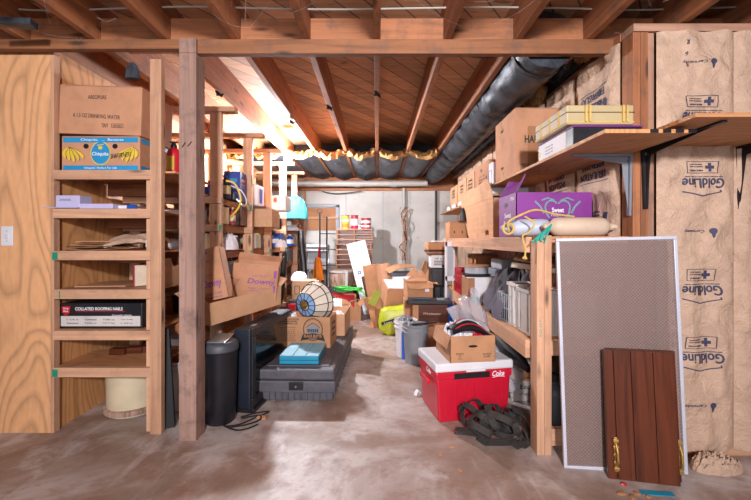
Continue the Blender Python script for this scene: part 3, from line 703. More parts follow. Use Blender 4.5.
text(b, 'SHARPENERS', .13, .028, (.125, -d_/2-.0045, .1), rot=(math.pi/2, -.12, 0), mat='ink', shear=.3)
T, b, s = carton('plain brown drinking water carton stacked on the banana carton', (X(101, y0)-.01, y0+.175, LV[0]+.224), (.495, .35, .295), 0, 'card', rot=(.0, .03, .01))
text(b, 'ABSOPURE', .11, .023, (-.02, -s[1]/2-.001, .225)); text(b, '6 1.5 OZ DRINKING WATER', .28, .024, (-.02, -s[1]/2-.001, .11), rot=(math.pi/2, .03, 0)); text(b, 'TINY', .04, .025, (.03, -s[1]/2-.001, .055))
mark(b, 'print_box', line([(-.03, -.01), (.04, -.01), (.04, .012), (-.03, .012), (-.03, -.01)], .002)+[rect(.003, .016, -.02+.008*k) for k in range(7)], (.1, -s[1]/2-.001, .055))
T = thing('plastic_tray', 'pale lavender plastic channel piece overhanging the second shelf', 'plastic piece', (-1.87, 2.3, LV[1]+.001), (0, 0, 0))
m = MB(); m.box((0, 0, .045), (.17, .1, .075)); m.box((.1, 0, .018), (.36, .09, .03)); m.box((-.02, -.055, .008), (.21, .03, .006)); make('body', m, mat_plain('lavender_plastic', '#b9b3d6', .4), T, bevel=.008)
text(T, 'AMANA', .07, .014, (0, -.0515, .055), mat='grey')
T = thing('caulk_tool', 'long clear tube with blue collar lying on the second shelf', 'tool', (-1.53, 2.31, LV[1]+.017), (0, 0, -.15))
make('tube', MB().tube([(-.17, .0, 0), (.0, 0, 0)], .013, 12), M['bag_w'], T, smooth=True); make('collar', MB().tube([(-.0, 0, 0), (.05, 0, 0)], .016, 12), M['bluep'], T, smooth=True)
make('rod', MB().tube([(.05, 0, 0), (.15, 0, -.004)], .006, 8), M['metal'], T, smooth=True); make('tip', MB().tube([(.15, 0, -.004), (.17, 0, -.004)], .011, 10), M['bluep'], T, smooth=True)
for k in range(4):
    m = MB(); m.sheet(lambda u, v, k=k: ((u-.5)*(.3-.02*k), (v-.5)*.25, .004+.012*math.sin(u*3.1)*((k%2)*2-1)*.5+.006*noise.noise(Vector((u*3, v*3, k)))), 10, 6, .005)
    solo('cardboard_sheet', ('lowest flattened dark cardboard sheet on the third shelf', 'second flattened cardboard sheet on the third shelf', 'third flattened cardboard sheet on the third shelf', 'top flattened pale cardboard sheet on the third shelf')[k], 'cardboard', m, M[('card_d', 'dkgrey', 'card_d', 'card')[k]], (-1.77+.01*k, 2.42, LV[2]+.008+.014*k), (0, 0, .1*k-.1), smooth=True)
m = MB(); m.sheet(lambda u, v: ((u-.5)*.3, (v-.5)*.2+.03*u, .055-.05*abs(v-.5)*2*(1-.4*u)+.012*noise.noise(Vector((u*5, v*5, 2)))+.02*math.sin(u*3)), 18, 14, .02)
T = thing('paper_bag', 'flattened tan paper bag with a white end on the third shelf', 'bag', (-1.53, 2.40, LV[2]+.03)); make('bag', m, M['kraft'], T, smooth=True)
make('white_end', MB().box((.13, -.09, .012), (.04, .02, .045)), M['paper'], T, bevel=.004)
T = thing('book', 'small maroon book standing open at the right end of the fourth shelf', 'book', (-1.50, 2.42, LV[3]), (0, 0, -.5)); make('cover', MB().box((0, 0, .07), (.018, .14, .14)), M['maroon'], T, bevel=.002); make('pages', MB().box((.016, 0, .07), (.014, .13, .13)), M['cushion'], T)
carton('small open grey-brown carton behind the maroon book', (-1.42, 2.55, LV[3]), (.13, .16, .12), .1, 'card_l', opened=(35, None, 20, None))
simple_box('wood_scrap', 'thin pine offcut lying on the fourth shelf', 'wood', (-1.75, 2.42, LV[3]), (.3, .12, .006), .1, 'pine_x', .001)
T = thing('nail_box', 'black and white roofing nail box on the fifth shelf', 'box', (X(102, 2.3), 2.42, LV[4])); W = .505
make('body', MB().box((0, 0, .077), (W, .26, .154)), M['black'], T, bevel=.004)
bd = -.1315
mark(T, 'white_panel', [rect(W-.02, .062, 0, .045)], (0, bd, 0), FR, 'offwhite')
mark(T, 'logo_shield', [[(-.028, .02), (.028, .022), (.022, -.02), (.0, -.038), (-.024, -.018)]], (-.21, bd-.001, .115), FR, 'redx'); text(T, 'Grip\nRite', .035, .03, (-.21, bd-.002, .115), mat='paper')
text(T, 'COLLATED ROOFING NAILS', .29, .02, (-.01, bd, .12), mat='paper', bold=.02); mark(T, 'red_line', [rect(.3, .003)], (.0, bd, .103), FR, 'redx')
for r in range(2):
    for q in range(4): text(T, ('1-1/4 in', 'Galvanized', '7200 ct', 'Coil 15 deg')[(q+r) % 4], .07, .01, (-.17+.11*q, bd-.001, .055-.022*r), mat='ink')
text(T, 'Smooth shank', .12, .009, (.13, bd, .082), mat='paper')
T = thing('storage_tub', 'big cream plastic tub on the floor under the lowest left shelf', 'tub', (-1.66, 2.56, 0))
m = MB().lathe([(.1, .0), (.148, .0), (.155, .06), (.16, .33), (.168, .33), (.168, .345), (.155, .345)], 30); make('body', m, M['cream'], T, smooth=True)
make('base_ring', MB().lathe([(.152, .012), (.17, .014), (.172, .045), (.153, .05)], 30, cap=False), M['log'], T, smooth=True)
for k in range(3): simple_box('wood_offcut', ('dark lumber offcut at the back of the lowest left shelf', 'middle dark lumber offcut on the lowest left shelf', 'short dark offcut on the lowest left shelf')[k], 'wood', (-1.72+.09*k, 2.50+.03*k, LV[5]+.0), (.1, .05, .04), .1*k, 'dark_wood_x', .002)
# slab leaning
T = solo('black_slab', 'narrow black board leaning between the near upright and the timber post', 'board', MB().bb(-.045, .045, 0, .03, 0, .60), M['blackrub'], (X(167, 2.28), 2.275, .005), (-.06, -.07, .25), bevel=.003)
# ---- contents seen between uprights, bay one
def bottle(label, loc, r, h, mat, capm='black', cat='bottle', extra=None):
    T = thing('bottle', label, cat, loc); make('body', MB().lathe([(r*.9, 0), (r, .008), (r, h*.66), (r*.85, h*.76), (r*.38, h*.84), (r*.36, h*.9)], 22), M[mat], T, smooth=True)
    make('cap', MB().lathe([(r*.44, h*.88), (r*.44, h)], 16), M[capm], T); 
    if extra: make('label_band', MB().lathe([(r+.0012, h*.2), (r+.0012, h*.55)], 22, cap=False), M[extra], T, smooth=True)
    return T
T = thing('fire_extinguisher', 'red bottle-shaped extinguisher on the shelf behind the near upright', 'fire extinguisher', (X(174, 2.5), 2.5, LV[0]+.001))
make('cylinder', MB().lathe([(.04, 0), (.044, .01), (.044, .15), (.036, .18), (.018, .195)], 24), M['red'], T, smooth=True); make('valve', MB().lathe([(.018, .196), (.02, .205), (.012, .23)], 14), M['dkmetal'], T)
make('lever', MB().box((.0, 0, .236), (.055, .014, .008)), M['dkmetal'], T, bevel=.002); make('label_panel', MB().at((0, 0, 0)).bb(-.022, .026, -.0462, -.0445, .045, .135), M['yellow'], T)
bottle('smaller red bottle right of the extinguisher behind the near upright', (X(177, 2.6), 2.62, LV[0]+.001), .025, .15, 'redx', 'black')
carton('white shoebox-like carton seen between the near upright and the timber post', (-1.52, 2.98, LS[1]), (.26, .2, .1), .05, 'white', tape=False)
m = MB().tube([(-1.65, 3.02, LS[2]+.045), (-1.32, 2.95, LS[2]+.045)], .045, 16); solo('paper_roll', 'white paper roll lying on the shelf behind the timber post', 'roll', m, M['paper'], smooth=True)
T, b, s = carton('small tan carton standing open on the shelf left of the timber post', (-1.50, 2.92, LS[3]), (.13, .12, .13), .5, 'card_l', opened=(15, None, 30, None))
T = thing('storage_bin', 'grey plastic bin on the low shelf left of the timber post', 'bin', (-1.49, 2.93, LS[4]), (0, 0, .2)); make('body', MB().box((0, 0, .075), (.16, .2, .15), .85), M['dkgrey'], T, bevel=.01); make('rim', MB().box((0, 0, .155), (.18, .22, .012)), M['grey'], T, bevel=.004)
m = MB().at((-1.5, 2.93, LS[4]+.16)).heap(.15, .18, .06, 8, 16, .6, 4); solo('cable_bundle', 'tangled odds and ends heaped in the grey plastic bin', 'clutter', m, M['web'], smooth=True)
simple_box('magazine_stack', 'stack of white papers on the lowest side shelf behind the post', 'papers', (-1.5, 2.92, LS[5]), (.2, .24, .05), .2, 'paper', .002)
bucket('white bucket standing behind the timber post beside the black slab', (-1.36, 2.60, 0), .1, .33, 'offwhite', handle=False)
carton('grey carton on the shelf just left of the first side upright', (-1.42, 2.93, LS[1]), (.13, .13, .11), 0, 'ltgrey', tape=False)
simple_box('paint_tin', 'dark tin on the upper side shelf just behind the first upright', 'tin', (-1.36, 3.0, LS[0]), (.1, .14, .08), 0, 'dkblue')
m = MB().at((-1.45, 3.0, LS[0]+0)).box((0, 0, .12), (.02, .3, .24)); solo('round_board', 'brown half-round board leaning on the upper shelf behind the first upright', 'board', m, M['dark_wood_y'], bevel=.05)
carton('pale carton on the third side shelf beside the white draped bag', (-1.37, 2.95, LS[2]), (.12, .13, .13), 0, 'cream', tape=False)
bottle('clear jar behind the first side upright on the third shelf', (-1.42, 3.12, LS[2]), .04, .1, 'glass_w')
# bay two (2.87-3.53)
T = thing('blue_box', 'tall blue printed box on the top side shelf beside the second upright', 'box', (-1.27, 3.36, LS[0]), (0, 0, .06)); make('body', MB().box((0, 0, .13), (.14, .18, .26)), M['dkblue'], T, bevel=.003)
mark(T, 'print_panel', [rect(.09, .035, 0, .05), rect(.1, .006, 0, 0), rect(.08, .006, 0, -.02)], (0, -.0912, .13), FR, 'blue'); mark(T, 'print_panel', [rect(.1, .02, 0, .06), rect(.11, .005, 0, .02), rect(.1, .005, 0, .0)], (.0712, 0, .13), FRT, 'orange')
bottle('blue-capped dark bottle in front of the tall blue box', (-1.26, 3.12, LS[0]), .042, .2, 'navy', 'bluep', extra='ivory')
bottle('second dark blue bottle beside the first upright', (-1.33, 3.02, LS[0]), .035, .17, 'dkblue', 'white')
T = thing('work_light', 'black electric device with knobs at the bottom of the top side shelf', 'device', (-1.25, 3.22, LS[0])); make('body', MB().box((0, 0, .03), (.08, .09, .06)), M['black'], T, bevel=.006)
solo('extension_cord', 'yellow and white cord looping down from the top side shelf', 'cord', MB().tube(smoothpath([(-1.2, 2.98, 1.62), (-1.14, 3.0, 1.6), (-1.1, 3.02, 1.5), (-1.11, 3.02, 1.42), (-1.16, 3.03, 1.36), (-1.19, 3.05, 1.33)], 6), .008, 6), M['yellow'], smooth=True)
solo('extension_cord', 'thin pale cord hanging in loops beside the yellow cord', 'cord', MB().tube(smoothpath([(-1.21, 3.1, 1.6), (-1.13, 3.12, 1.56), (-1.1, 3.16, 1.48), (-1.14, 3.2, 1.44), (-1.2, 3.2, 1.5)], 6), .005, 6), M['bag_w'], smooth=True)
carton('cream carton on the second side shelf beside the small jars', (-1.29, 3.07, LS[1]), (.1, .16, .16), 0, 'cream', tape=False)
bottle('small brown spice jar on the second side shelf', (-1.24, 3.22, LS[1]), .025, .15, 'maroon', 'ivory', extra='cream')
bottle('small dark jar behind the brown one on the second side shelf', (-1.24, 3.29, LS[1]), .025, .13, 'dkgrey', 'redx')
carton('dark brown wooden-looking carton on the second side shelf', (-1.30, 3.43, LS[1]), (.17, .15, .17), 0, 'dark_wood_z', tape=False)
m = MB().at((-1.25, 3.14, LS[2])).heap(.16, .22, .15, 12, 20, .5, 3); solo('plastic_bag', 'white plastic bag draped on the third side shelf', 'bag', m, M['bag_w'], smooth=True)
bottle('dark glass jar beside the white draped bag', (-1.27, 3.36, LS[2]), .045, .12, 'black', 'white')
simple_box('black_case', 'flat black case on the fourth side shelf above the tipped carton', 'case', (-1.35, 3.2, LS[3]+.002), (.18, .4, .12), 0, 'black')
# bay three
T, b, s = carton('white carton with dark picture panel on the top side shelf', (-1.28, 3.78, LS[0]), (.22, .2, .2), 0, 'white', tape=False); mark(b, 'picture', [rect(.07, .12)], (.02, -s[1]/2-.001, .1), FR, 'dkgrey'); mark(b, 'picture', [rect(.1, .14)], (s[0]/2+.001, 0, .1), FRT, 'dkblue')
simple_box('flat_lid', 'dark flat lid lying over the bulging carton on the side shelf', 'lid', (-1.25, 3.83, LS[1]+.185), (.3, .4, .018), .1, 'dark_wood_x', .002)
carton('bulging brown carton sticking out of the second side shelf', (-1.20, 3.84, LS[1]), (.32, .32, .18), .05, 'card_l', tape=False)
for k in range(6): simple_box('book', ('ochre', 'white', 'grey', 'pale yellow', 'cream', 'black')[k]+' spined book in the row on the third side shelf', 'book', (-1.26, 3.64+.05*k, LS[2]), (.13, .04, .15-.01*(k % 3)), 0, ('ivory', 'paper', 'ltgrey', 'yellow', 'cream', 'black')[k], .002, group='books on the third side shelf')
simple_box('wood_block', 'stack of pale board on the fourth side shelf', 'board', (-1.3, 3.85, LS[3]), (.22, .3, .1), 0, 'card', .003)
# bay four
T, b, s = carton('white carton with small round emblem sticking out of the top side shelf', (-1.15, 4.45, LS[0]), (.2, .28, .17), 0, 'white', tape=False); mark(b, 'emblem', [oval(.05, .07)], (-.02, -s[1]/2-.001, .12), FR, 'card'); mark(b, 'emblem', [oval(.03, .04)], (-.02, -s[1]/2-.002, .12), FR, 'maroon')
bottle('white jug bottle on the second side shelf', (-1.2, 4.4, LS[1]), .055, .2, 'white', 'dkgrey', extra='paper'); bottle('dark bottle behind the white jug', (-1.2, 4.56, LS[1]), .04, .17, 'navy')
T = thing('blue_box', 'blue and white box on the third side shelf near the bulb', 'box', (-1.2, 4.5, LS[2])); make('body', MB().box((0, 0, .08), (.12, .22, .16)), M['bluep'], T, bevel=.002); mark(T, 'white_print', [rect(.1, .05), rect(.04, .03, -.03, .05)], (0, -.111, .07), FR, 'paper')
m = MB().at((-1.12, 4.38, LS[2])).heap(.15, .15, .1, 18, 16, .5, 4); solo('plastic_bag', 'small white crumpled bag in front of the blue and white box', 'bag', m, M['bag_w'], smooth=True)
bottle('blue bottle on the fourth side shelf', (-1.2, 4.36, LS[3]), .035, .13, 'bluep')
solo('umbrella', 'folded black umbrella hanging on the side shelving', 'umbrella', MB().tube([(-1.05, 4.3, 1.02), (-1.06, 4.3, .98), (-1.08, 4.3, .8), (-1.1, 4.3, .5), (-1.1, 4.3, .42)], [.006, .03, .04, .03, .006], 10), M['blackrub'], smooth=True)
# bay five and six
m = MB().heap(.36, .34, .34, 21, 26, .45, 3.2); solo('cloth_bag', 'teal cloth bundle hanging off the top side shelf near the bulb', 'bag', m, M['tealc'], (-1.12, 5.12, 1.44), smooth=True)
m = MB().at((-1.2, 5.2, LS[1])).heap(.25, .25, .08, 22, 18, .5, 4); solo('plastic_bag', 'pink and white bag on the second far side shelf', 'bag', m, M['bag_w'], smooth=True)
simple_box('magazine', 'red magazine under the pink and white bag', 'magazine', (-1.2, 5.45, LS[1]), (.2, .12, .03), .2, 'red', .002)
bottle('blue and white tin on the third far side shelf', (-1.2, 5.15, LS[2]), .05, .16, 'bluep', 'white', extra='paper'); bottle('grey bottle on the third far side shelf', (-1.2, 5.35, LS[2]), .045, .16, 'grey')
simple_box('carton_stack', 'plain dark box on the fourth far side shelf', 'box', (-1.3, 5.2, LS[3]), (.2, .3, .17), 0, 'dkgrey'); simple_box('yellow_box', 'small yellow box beyond the last side upright', 'box', (-1.2, 5.75, 1.49), (.14, .1, .12), 0, 'yellow')
for k in range(3): solo('hanging_hose', ('left', 'middle', 'right')[k]+' strand of the dark hoses hanging beyond the last side upright', 'hose', MB().tube(smoothpath([(-1.24+.04*k, 5.9, 1.3), (-1.22+.035*k, 5.88, 1.05), (-1.18+.035*k, 5.86, .7), (-1.2+.035*k, 5.86, .35), (-1.18+.035*k, 5.85, .0)], 5), .014, 8), M['blackrub' if k != 1 else 'grey'], smooth=True)
# ------------------------------------------------------------------ right-hand shelves and bench
m = MB().bb(.985, 1.36, 1.62, 3.3, 1.612, 1.63)
sA = solo('wall_shelf', 'high plywood shelf on the side wall carrying the hardware case and wide carton', 'shelf', m, M['ply_yx'], bevel=.002)
for k in range(4): make('black_edge_mark', MB().bb(1.18+.055*k, 1.215+.055*k, 1.6175, 1.6195, 1.613, 1.629), M['black'], sA)
m = MB(); m.prism([(1.275, 1.66), (1.275, 1.642), (2.9, 1.648), (2.9, 1.666)], 1.5, 1.995)
solo('wall_shelf', 'plywood shelf on the papered end wall at the right edge of the photo', 'shelf', m, M['ply_xy'], bevel=.002)
solo('wall_shelf', 'lower plywood shelf far along the side wall carrying a row of cartons', 'shelf', MB().bb(.985, 1.36, 3.31, 5.86, 1.542, 1.56), M['ply_yx'], bevel=.002)
def bracket(label, loc, rz, mat, L=.42, H=.33):
    T = thing('shelf_bracket', label, 'bracket', loc, (0, 0, rz))      # leg on the wall plane y=0, arm toward -y
    m = MB(); m.add([(-.022, 0, 0), (.022, 0, 0), (.011, 0, -H), (-.011, 0, -H), (-.022, -.012, 0), (.022, -.012, 0), (.011, -.012, -H), (-.011, -.012, -H)], [(0, 1, 2, 3), (4, 7, 6, 5), (0, 4, 5, 1), (1, 5, 6, 2), (2, 6, 7, 3), (3, 7, 4, 0)]); make('leg', m, M[mat], T)
    m = MB(); m.add([(-.022, 0, 0), (.022, 0, 0), (.011, -L, 0), (-.011, -L, 0), (-.022, 0, -.012), (.022, 0, -.012), (.011, -L, -.012), (-.011, -L, -.012)], [(0, 3, 2, 1), (4, 5, 6, 7), (0, 1, 5, 4), (1, 2, 6, 5), (2, 3, 7, 6), (3, 0, 4, 7)]); make('arm', m, M[mat], T)
    m = MB(); m.M = Matrix(); m.add([(-.002, -.005, -.012), (.002, -.005, -.012), (.002, -.012, -H*.9), (-.002, -.012, -H*.9), (-.002, -L*.9, -.012), (.002, -L*.9, -.012), (.002, -.045, -.05), (-.002, -.045, -.05)], [(0, 1, 2, 3), (0, 4, 5, 1), (4, 7, 6, 5), (7, 3, 2, 6), (0, 3, 7, 4), (1, 5, 6, 2)]); make('web', m, M[mat], T)
    make('bolt', MB().at((0, -.012, -.04), FR).lathe([(.009, 0), (.009, .006)], 10), M['metal'], T)
bracket('blue-grey metal bracket under the side wall shelf at the corner', (PX-.001, 2.022, 1.611), -math.pi/2, 'grey', .31, .33)
bracket('dark metal bracket on the corner studs reaching toward the camera', (PX+.062, PY-.001, 1.645), 0, 'dkmetal', .46, .33)
bracket('black metal bracket under the end wall shelf at the right edge', (1.925, PY-.001, 1.645), 0, 'dkmetal', .45, .33)
# bench
T = thing('workbench', 'rough pine bench along the right wall with a lower shelf full of clutter', 'bench')
make('bench_top', MB().bb(.87, 1.36, 2.03, 4.75, 1.152, 1.17), M['ply_yx'], T)
make('front_rail', MB().bb(.835, .868, 2.1, 4.75, 1.08, 1.168), M['pine_y'], T, bevel=.002); make('end_rail', MB().bb(.935, 1.36, 2.035, 2.07, 1.08, 1.15), M['pine_x'], T, bevel=.002)
make('lower_shelf', MB().bb(.87, 1.36, 2.2, 4.7, .567, .585), M['ply_yx'], T); make('lower_rail', MB().bb(.83, .868, 2.1, 4.1, .49, .59), M['pine_y'], T, bevel=.002)
make('post', MB().bb(.853, .892, 2.0, 2.085, 0, 1.15), M['pine_z'], T, bevel=.002); make('post', MB().bb(.893, .932, 2.0, 2.085, 0, 1.175), M['pine_z'], T, bevel=.002)
make('post', MB().bb(.875, .915, 4.28, 4.36, 0, 1.15), M['pine_z'], T, bevel=.002)
make('cleat', MB().bb(.934, 1.36, 2.04, 2.08, .52, .60), M['pine_x'], T, bevel=.002); make('cleat', MB().bb(.934, 1.36, 2.04, 2.08, .03, .12), M['pine_x'], T, bevel=.002)
make('back_leg', MB().bb(1.32, 1.358, 2.9, 2.98, .0, 1.15), M['pine_z'], T, bevel=.002)
text(T, 'KD HT', .09, .012, (.8725, 1.9995, .68), rot=(math.pi/2, -math.pi/2, 0), mat='green')
# upper shelf load
T, b, s = carton('tall wide plain carton lettered HA on the high side wall shelf', (1.178, 3.0, 1.631), (.315, .46, .495), 0, 'card', tape=False)
mark(b, 'darker_panel', [rect(.21, .32, .04, .2)], (0, -s[1]/2-.0008, 0), FR, 'card_d')
text(b, 'HANDLE', .2, .055, (.012, -s[1]/2-.002, .265), bold=.03); mark(b, 'barcode', [rect(.004, .05, -.025+.009*k) for k in range(7)], (-.09, -s[1]/2-.002, .06))
for z in (.44, .06): mark(b, 'tape_patch', [rect(.06, .09)], (-s[0]/2-.001, .05, z), FL, 'tape')
text(b, 'FRAGILE', .06, .02, (-s[0]/2-.002, .05, .4), FL); text(b, 'THIS END', .06, .02, (-s[0]/2-.002, .05, .1), FL)
T = thing('boxed_appliance', 'flat black box with white side and purple lid under the hardware case', 'box', (1.183, 2.13, 1.631)); make('body', MB().box((0, 0, .05), (.355, .41, .1)), M['black'], T, bevel=.002)
make('lid_edge', MB().box((0, 0, .104), (.36, .415, .007)), M['purple'], T, bevel=.001); mark(T, 'white_side', [rect(.33, .094, -.03, 0)], (-.1785, 0, .05), FL, 'paper'); text(T, '500', .04, .03, (-.179, .185, .04), FL, 'yellow'); text(T, 'ASSORTED', .05, .012, (-.179, .185, .075), FL, 'paper')
for r in range(3): text(T, 'Contents list', .1, .01, (-.1792, .06, .03+.018*r), FL, 'grey')
T = thing('hardware_case', 'ivory latched plastic hardware case on top of the flat black box', 'case', (1.143, 2.11, 1.742)); make('body', MB().box((0, 0, .05), (.345, .38, .1)), M['ivory'], T, bevel=.006)
make('lid_seam', MB().box((0, 0, .062), (.35, .385, .004)), M['dark_wood_x'], T); make('base_seam', MB().box((0, 0, .012), (.35, .385, .006)), M['rope'], T)
for k in range(2):
    for q in range(2): make('latch', MB().box((-.075+.19*k+.02*q, -.194, .055), (.011, .012, .085)), M['rope'], T, bevel=.002)
for k in range(3): make('rib', MB().box((-.1745, -.11+.11*k, .05), (.004, .012, .09)), M['rope'], T, bevel=.001)
# row of cartons on the far lower shelf
ys = [(3.44, 3.93), (3.95, 4.29), (4.32, 4.76), (4.79, 5.24)]; lb = ['nearest brown carton with hand hole and label', 'second brown carton', 'third brown carton', 'farthest brown carton']
for k, ((a, bq), l) in enumerate(zip(ys, lb)):
    T, b, s = carton(l+' in the row on the far lower shelf', (1.185, (a+bq)/2, 1.561), (.32, bq-a-.01, .33-.01*k), 0, 'card_l' if k else 'card', tape=False, group='cartons on the far lower shelf', hole=(.05, .035, .0, .27, 'l') if k == 0 else None)
    if k == 0:
        mark(b, 'print_box', line([(-.1, -.05), (.1, -.05), (.1, .07), (-.1, .07), (-.1, -.05)], .004), (-s[0]/2-.001, -.02, .14), FL); mark(b, 'figure_mark', [rect(.03, .06, .15, 0)], (-s[0]/2-.001, -.02, .16), FL)
        for r in range(4): text(b, 'Name Date Year', .17, .015, (-s[0]/2-.001, -.02, .105+.025*r), FL)
    else:
        for r in range(3): text(b, 'STORAGE', .2, .028, (-s[0]/2-.001, 0, .24-.04*r), FL)
T, b, s = carton('white carton between the tall wide carton and the brown row', (1.185, 3.375, 1.561), (.33, .1, .28), 0, 'white', tape=False)
mark(b, 'print_box', line([(-.04, -.07), (.04, -.07), (.04, .07), (-.04, .07), (-.04, -.07)], .005), (-s[0]/2-.001, 0, .14), FL, 'dkblue')
for k in range(4): solo('plastic_wad', ('nearest', 'second', 'third', 'farthest')[k]+' white plastic wad tucked at the lip of the far lower shelf', 'plastic', MB().heap(.05, .22, .06, 30+k, 12, .5, 4), M['bag_w'], (1.0, 4.15+.36*k, 1.561), smooth=True)
solo('black_glove', 'black rag hanging from the lip of the far lower shelf', 'rag', MB().at((0, 0, 0)).heap(.09, .1, .16, 37, 16, .5, 4), M['blackrub'], (.97, 4.2, 1.36), smooth=True)
# bench top load
T, b, s = carton('large tapering open tan carton on the bench behind the purple one', (1.155, 3.72, 1.171), (.36, 1.15, .335), 0, 'card_l', opened=(None, None, 4, None), taper=.76)
mark(b, 'tape_patch', [rect(.12, .04)], (-s[0]/2*.9-.008, -.25, .06), FL, 'tape')
T, b, s = carton('small brown carton with slots at the far end of the bench top', (.93, 4.42, 1.171), (.2, .26, .19), 0, 'card_o', tape=False)
for k in (-1, 1): mark(b, 'slot', [rect(.014, .03)], (.045*k, -s[1]/2-.001, .07), FR, 'black')
carton('little open brown carton beside the slotted one', (1.10, 4.4, 1.171), (.12, .2, .2), 0, 'card', opened=(120, None, 30, None))
T, b, s = carton('purple sweet potato carton with raised end flap on the bench', (1.10, 2.49, 1.171), (.475, .33, .275), 0, 'purple', opened=(None, None, -38, None), tape=False, flen=.8)
w_, d_, h_ = s; gy = -d_/2-.001
def arc(cx, cy, r, a0, a1, n=10): return [(cx+r*math.cos(math.radians(a0+(a1-a0)*i/n)), cy+r*math.sin(math.radians(a0+(a1-a0)*i/n))) for i in range(n+1)]
for mt, off, t in (('paper', 0, .0105), ('green', -.0008, .0085)):
    for sg in (-1, 1):
        P = [(sg*x, y) for x, y in arc(.038, .02, .038, 0, 150)]+[]
        Q = [(sg*.078, .02), (sg*.07, -.02), (sg*.05, -.05)]
        R = [(sg*.085, -.02), (sg*.105, .02), (sg*.14, .055)]; U = [(sg*.02, .06), (sg*.06, .075), (sg*.1, .06)]
        mark(b, 'leaf_print', line(P, t*.7)+line(Q, t*.7)+line(R, t*.8)+line(U, t*.6), (.02, gy+off, .165), FR, mt)
text(b, 'Sweet', .075, .03, (.02, gy-.002, .165), mat='paper', bold=.02); text(b, 'Potatoes', .08, .018, (.02, gy-.002, .135), mat='paper')
text(b, 'Sweet', .12, .035, (-w_/2-.002, -.02, .14), FL, 'paper', bold=.02); text(b, 'Potatoes', .14, .03, (-w_/2-.002, -.02, .09), FL, 'paper'); text(b, '40 LB', .1, .02, (-w_/2-.002, -.02, .035), FL, 'paper'); text(b, 'US #1', .06, .025, (-w_/2-.002, -.1, .24), FL, 'paper')
mark(b, 'hand_hole', [oval(.07, .03)], (-w_/2-.002, .02, .21), FL, 'black')
def fender(label, loc, L, r, rz, mat):
    T = thing('boat_fender', label, 'fender', loc, (0, 0, rz)); pr = [(.012, -L/2-.055), (.02, -L/2-.05), (.022, -L/2-.02), (r*.6, -L/2-.012), (r*.92, -L/2+.006), (r, -L/2+.03), (r*1.02, 0), (r, L/2-.03), (r*.92, L/2-.006), (r*.6, L/2+.012), (.022, L/2+.02), (.02, L/2+.05), (.012, L/2+.055)]
    make('body', MB().at((0, 0, 0), (0, math.pi/2, 0)).lathe(pr, 26), M[mat], T, smooth=True)
    for sg in (-1, 1): make('eye_tab', MB().box((sg*(L/2+.045), 0, 0), (.03, .05, .022)), M[mat], T, bevel=.006)
    return T
fender('cream boat fender lying along the near edge of the bench top', (1.125, 2.09, 1.224), .29, .052, .02, 'buoy'); fender('bluish boat fender with rope poking past the bench edge', (.895, 2.20, 1.223), .2, .05, -.25, 'buoyb')
solo('yellow_rope', 'yellow rope looped around the bluish fender and over the purple carton', 'rope', MB().tube(smoothpath([(.74, 2.1, 1.2), (.73, 2.08, 1.25), (.8, 2.08, 1.29), (.9, 2.12, 1.32), (1.02, 2.16, 1.3), (1.14, 2.17, 1.285)], 7), .006, 6), M['rope'], smooth=True)
solo('yellow_rope', 'yellow rope end hanging in a frayed tassel off the bench edge', 'rope', MB().tube(smoothpath([(.82, 2.08, 1.28), (.86, 2.05, 1.24), (.83, 2.06, 1.19), (.8, 2.06, 1.17), (.815, 2.06, 1.1), (.81, 2.06, 1.04)], 6), [.005]*28+[.012, .016, .004], 6), M['rope'], smooth=True)
solo('yellow_rope', 'small yellow rope knot at the bluish fender tip', 'rope', MB().tube([(.75+.03*math.cos(a), 2.14, 1.215+.03*math.sin(a)) for a in [i*math.pi/8 for i in range(16)]], .007, 6, closed=True), M['rope'], smooth=True)
random.seed(3); m = MB()
for k in range(9):
    a = random.uniform(-1, 1); m.tube(smoothpath([(.94, 2.02, 1.235), (.91+.02*a, 2.0, 1.205+.01*a), (.88+.03*a, 1.99, 1.185-.02*abs(a)), (.86+.04*a, 1.985, 1.15-.02*k/9)], 4), .004, 5)
solo('teal_tassel', 'frayed teal rope tassel between the two fenders', 'rope', m, M['green'], smooth=True)
# lower shelf load
def wirebasket(label, loc, w_, d_, h_):
    T = thing('wire_basket', label, 'basket', loc); m = MB()
    for z in (0.003, h_*.5, h_): m.tube([(-w_/2, -d_/2, z), (w_/2, -d_/2, z), (w_/2, d_/2, z), (-w_/2, d_/2, z)], .003, 5, closed=True)
    make('rim', m, M['ltgrey'], T); m = MB(); n = 7
    for i in range(n+1):
        x = -w_/2+w_*i/n; m.tube([(x, -d_/2, h_), (x, -d_/2, .003), (x, d_/2, .003), (x, d_/2, h_)], .002, 5)
    for i in range(1, n):
        y = -d_/2+d_*i/n; m.tube([(-w_/2, y, h_), (-w_/2, y, .003), (w_/2, y, .003), (w_/2, y, h_)], .002, 5)
    make('mesh', m, M['ltgrey'], T)
SH = .586
T = thing('milk_crate', 'red plastic milk crate on the far end of the bench lower shelf', 'crate', (.99, 3.95, SH)); w_, d_, h_ = .27, .3, .27
m = MB(); m.box((0, 0, .01), (w_, d_, .02))
for z in (.035, .12, .19, .255):
    for y in (-1, 1): m.box((0, y*(d_/2-.006), z), (w_, .012, .022))
    for x in (-1, 1): m.box((x*(w_/2-.006), 0, z), (.012, d_, .022))
for i in range(7):
    for y in (-1, 1): m.box((-w_/2+.01+(w_-.02)*i/6, y*(d_/2-.006), h_/2), (.014, .012, h_)); m.box((y*(w_/2-.006), -d_/2+.01+(d_-.02)*i/6, h_/2), (.012, .014, h_))
make('lattice', m, M['red'], T); make('liner', MB().box((0, 0, .12), (w_-.03, d_-.03, .19)), M['redx'], T)
T, b, s = carton('white printed carton with teal numbers on the bench lower shelf', (.935, 3.42, SH), (.27, .24, .235), 0, 'white', tape=False)
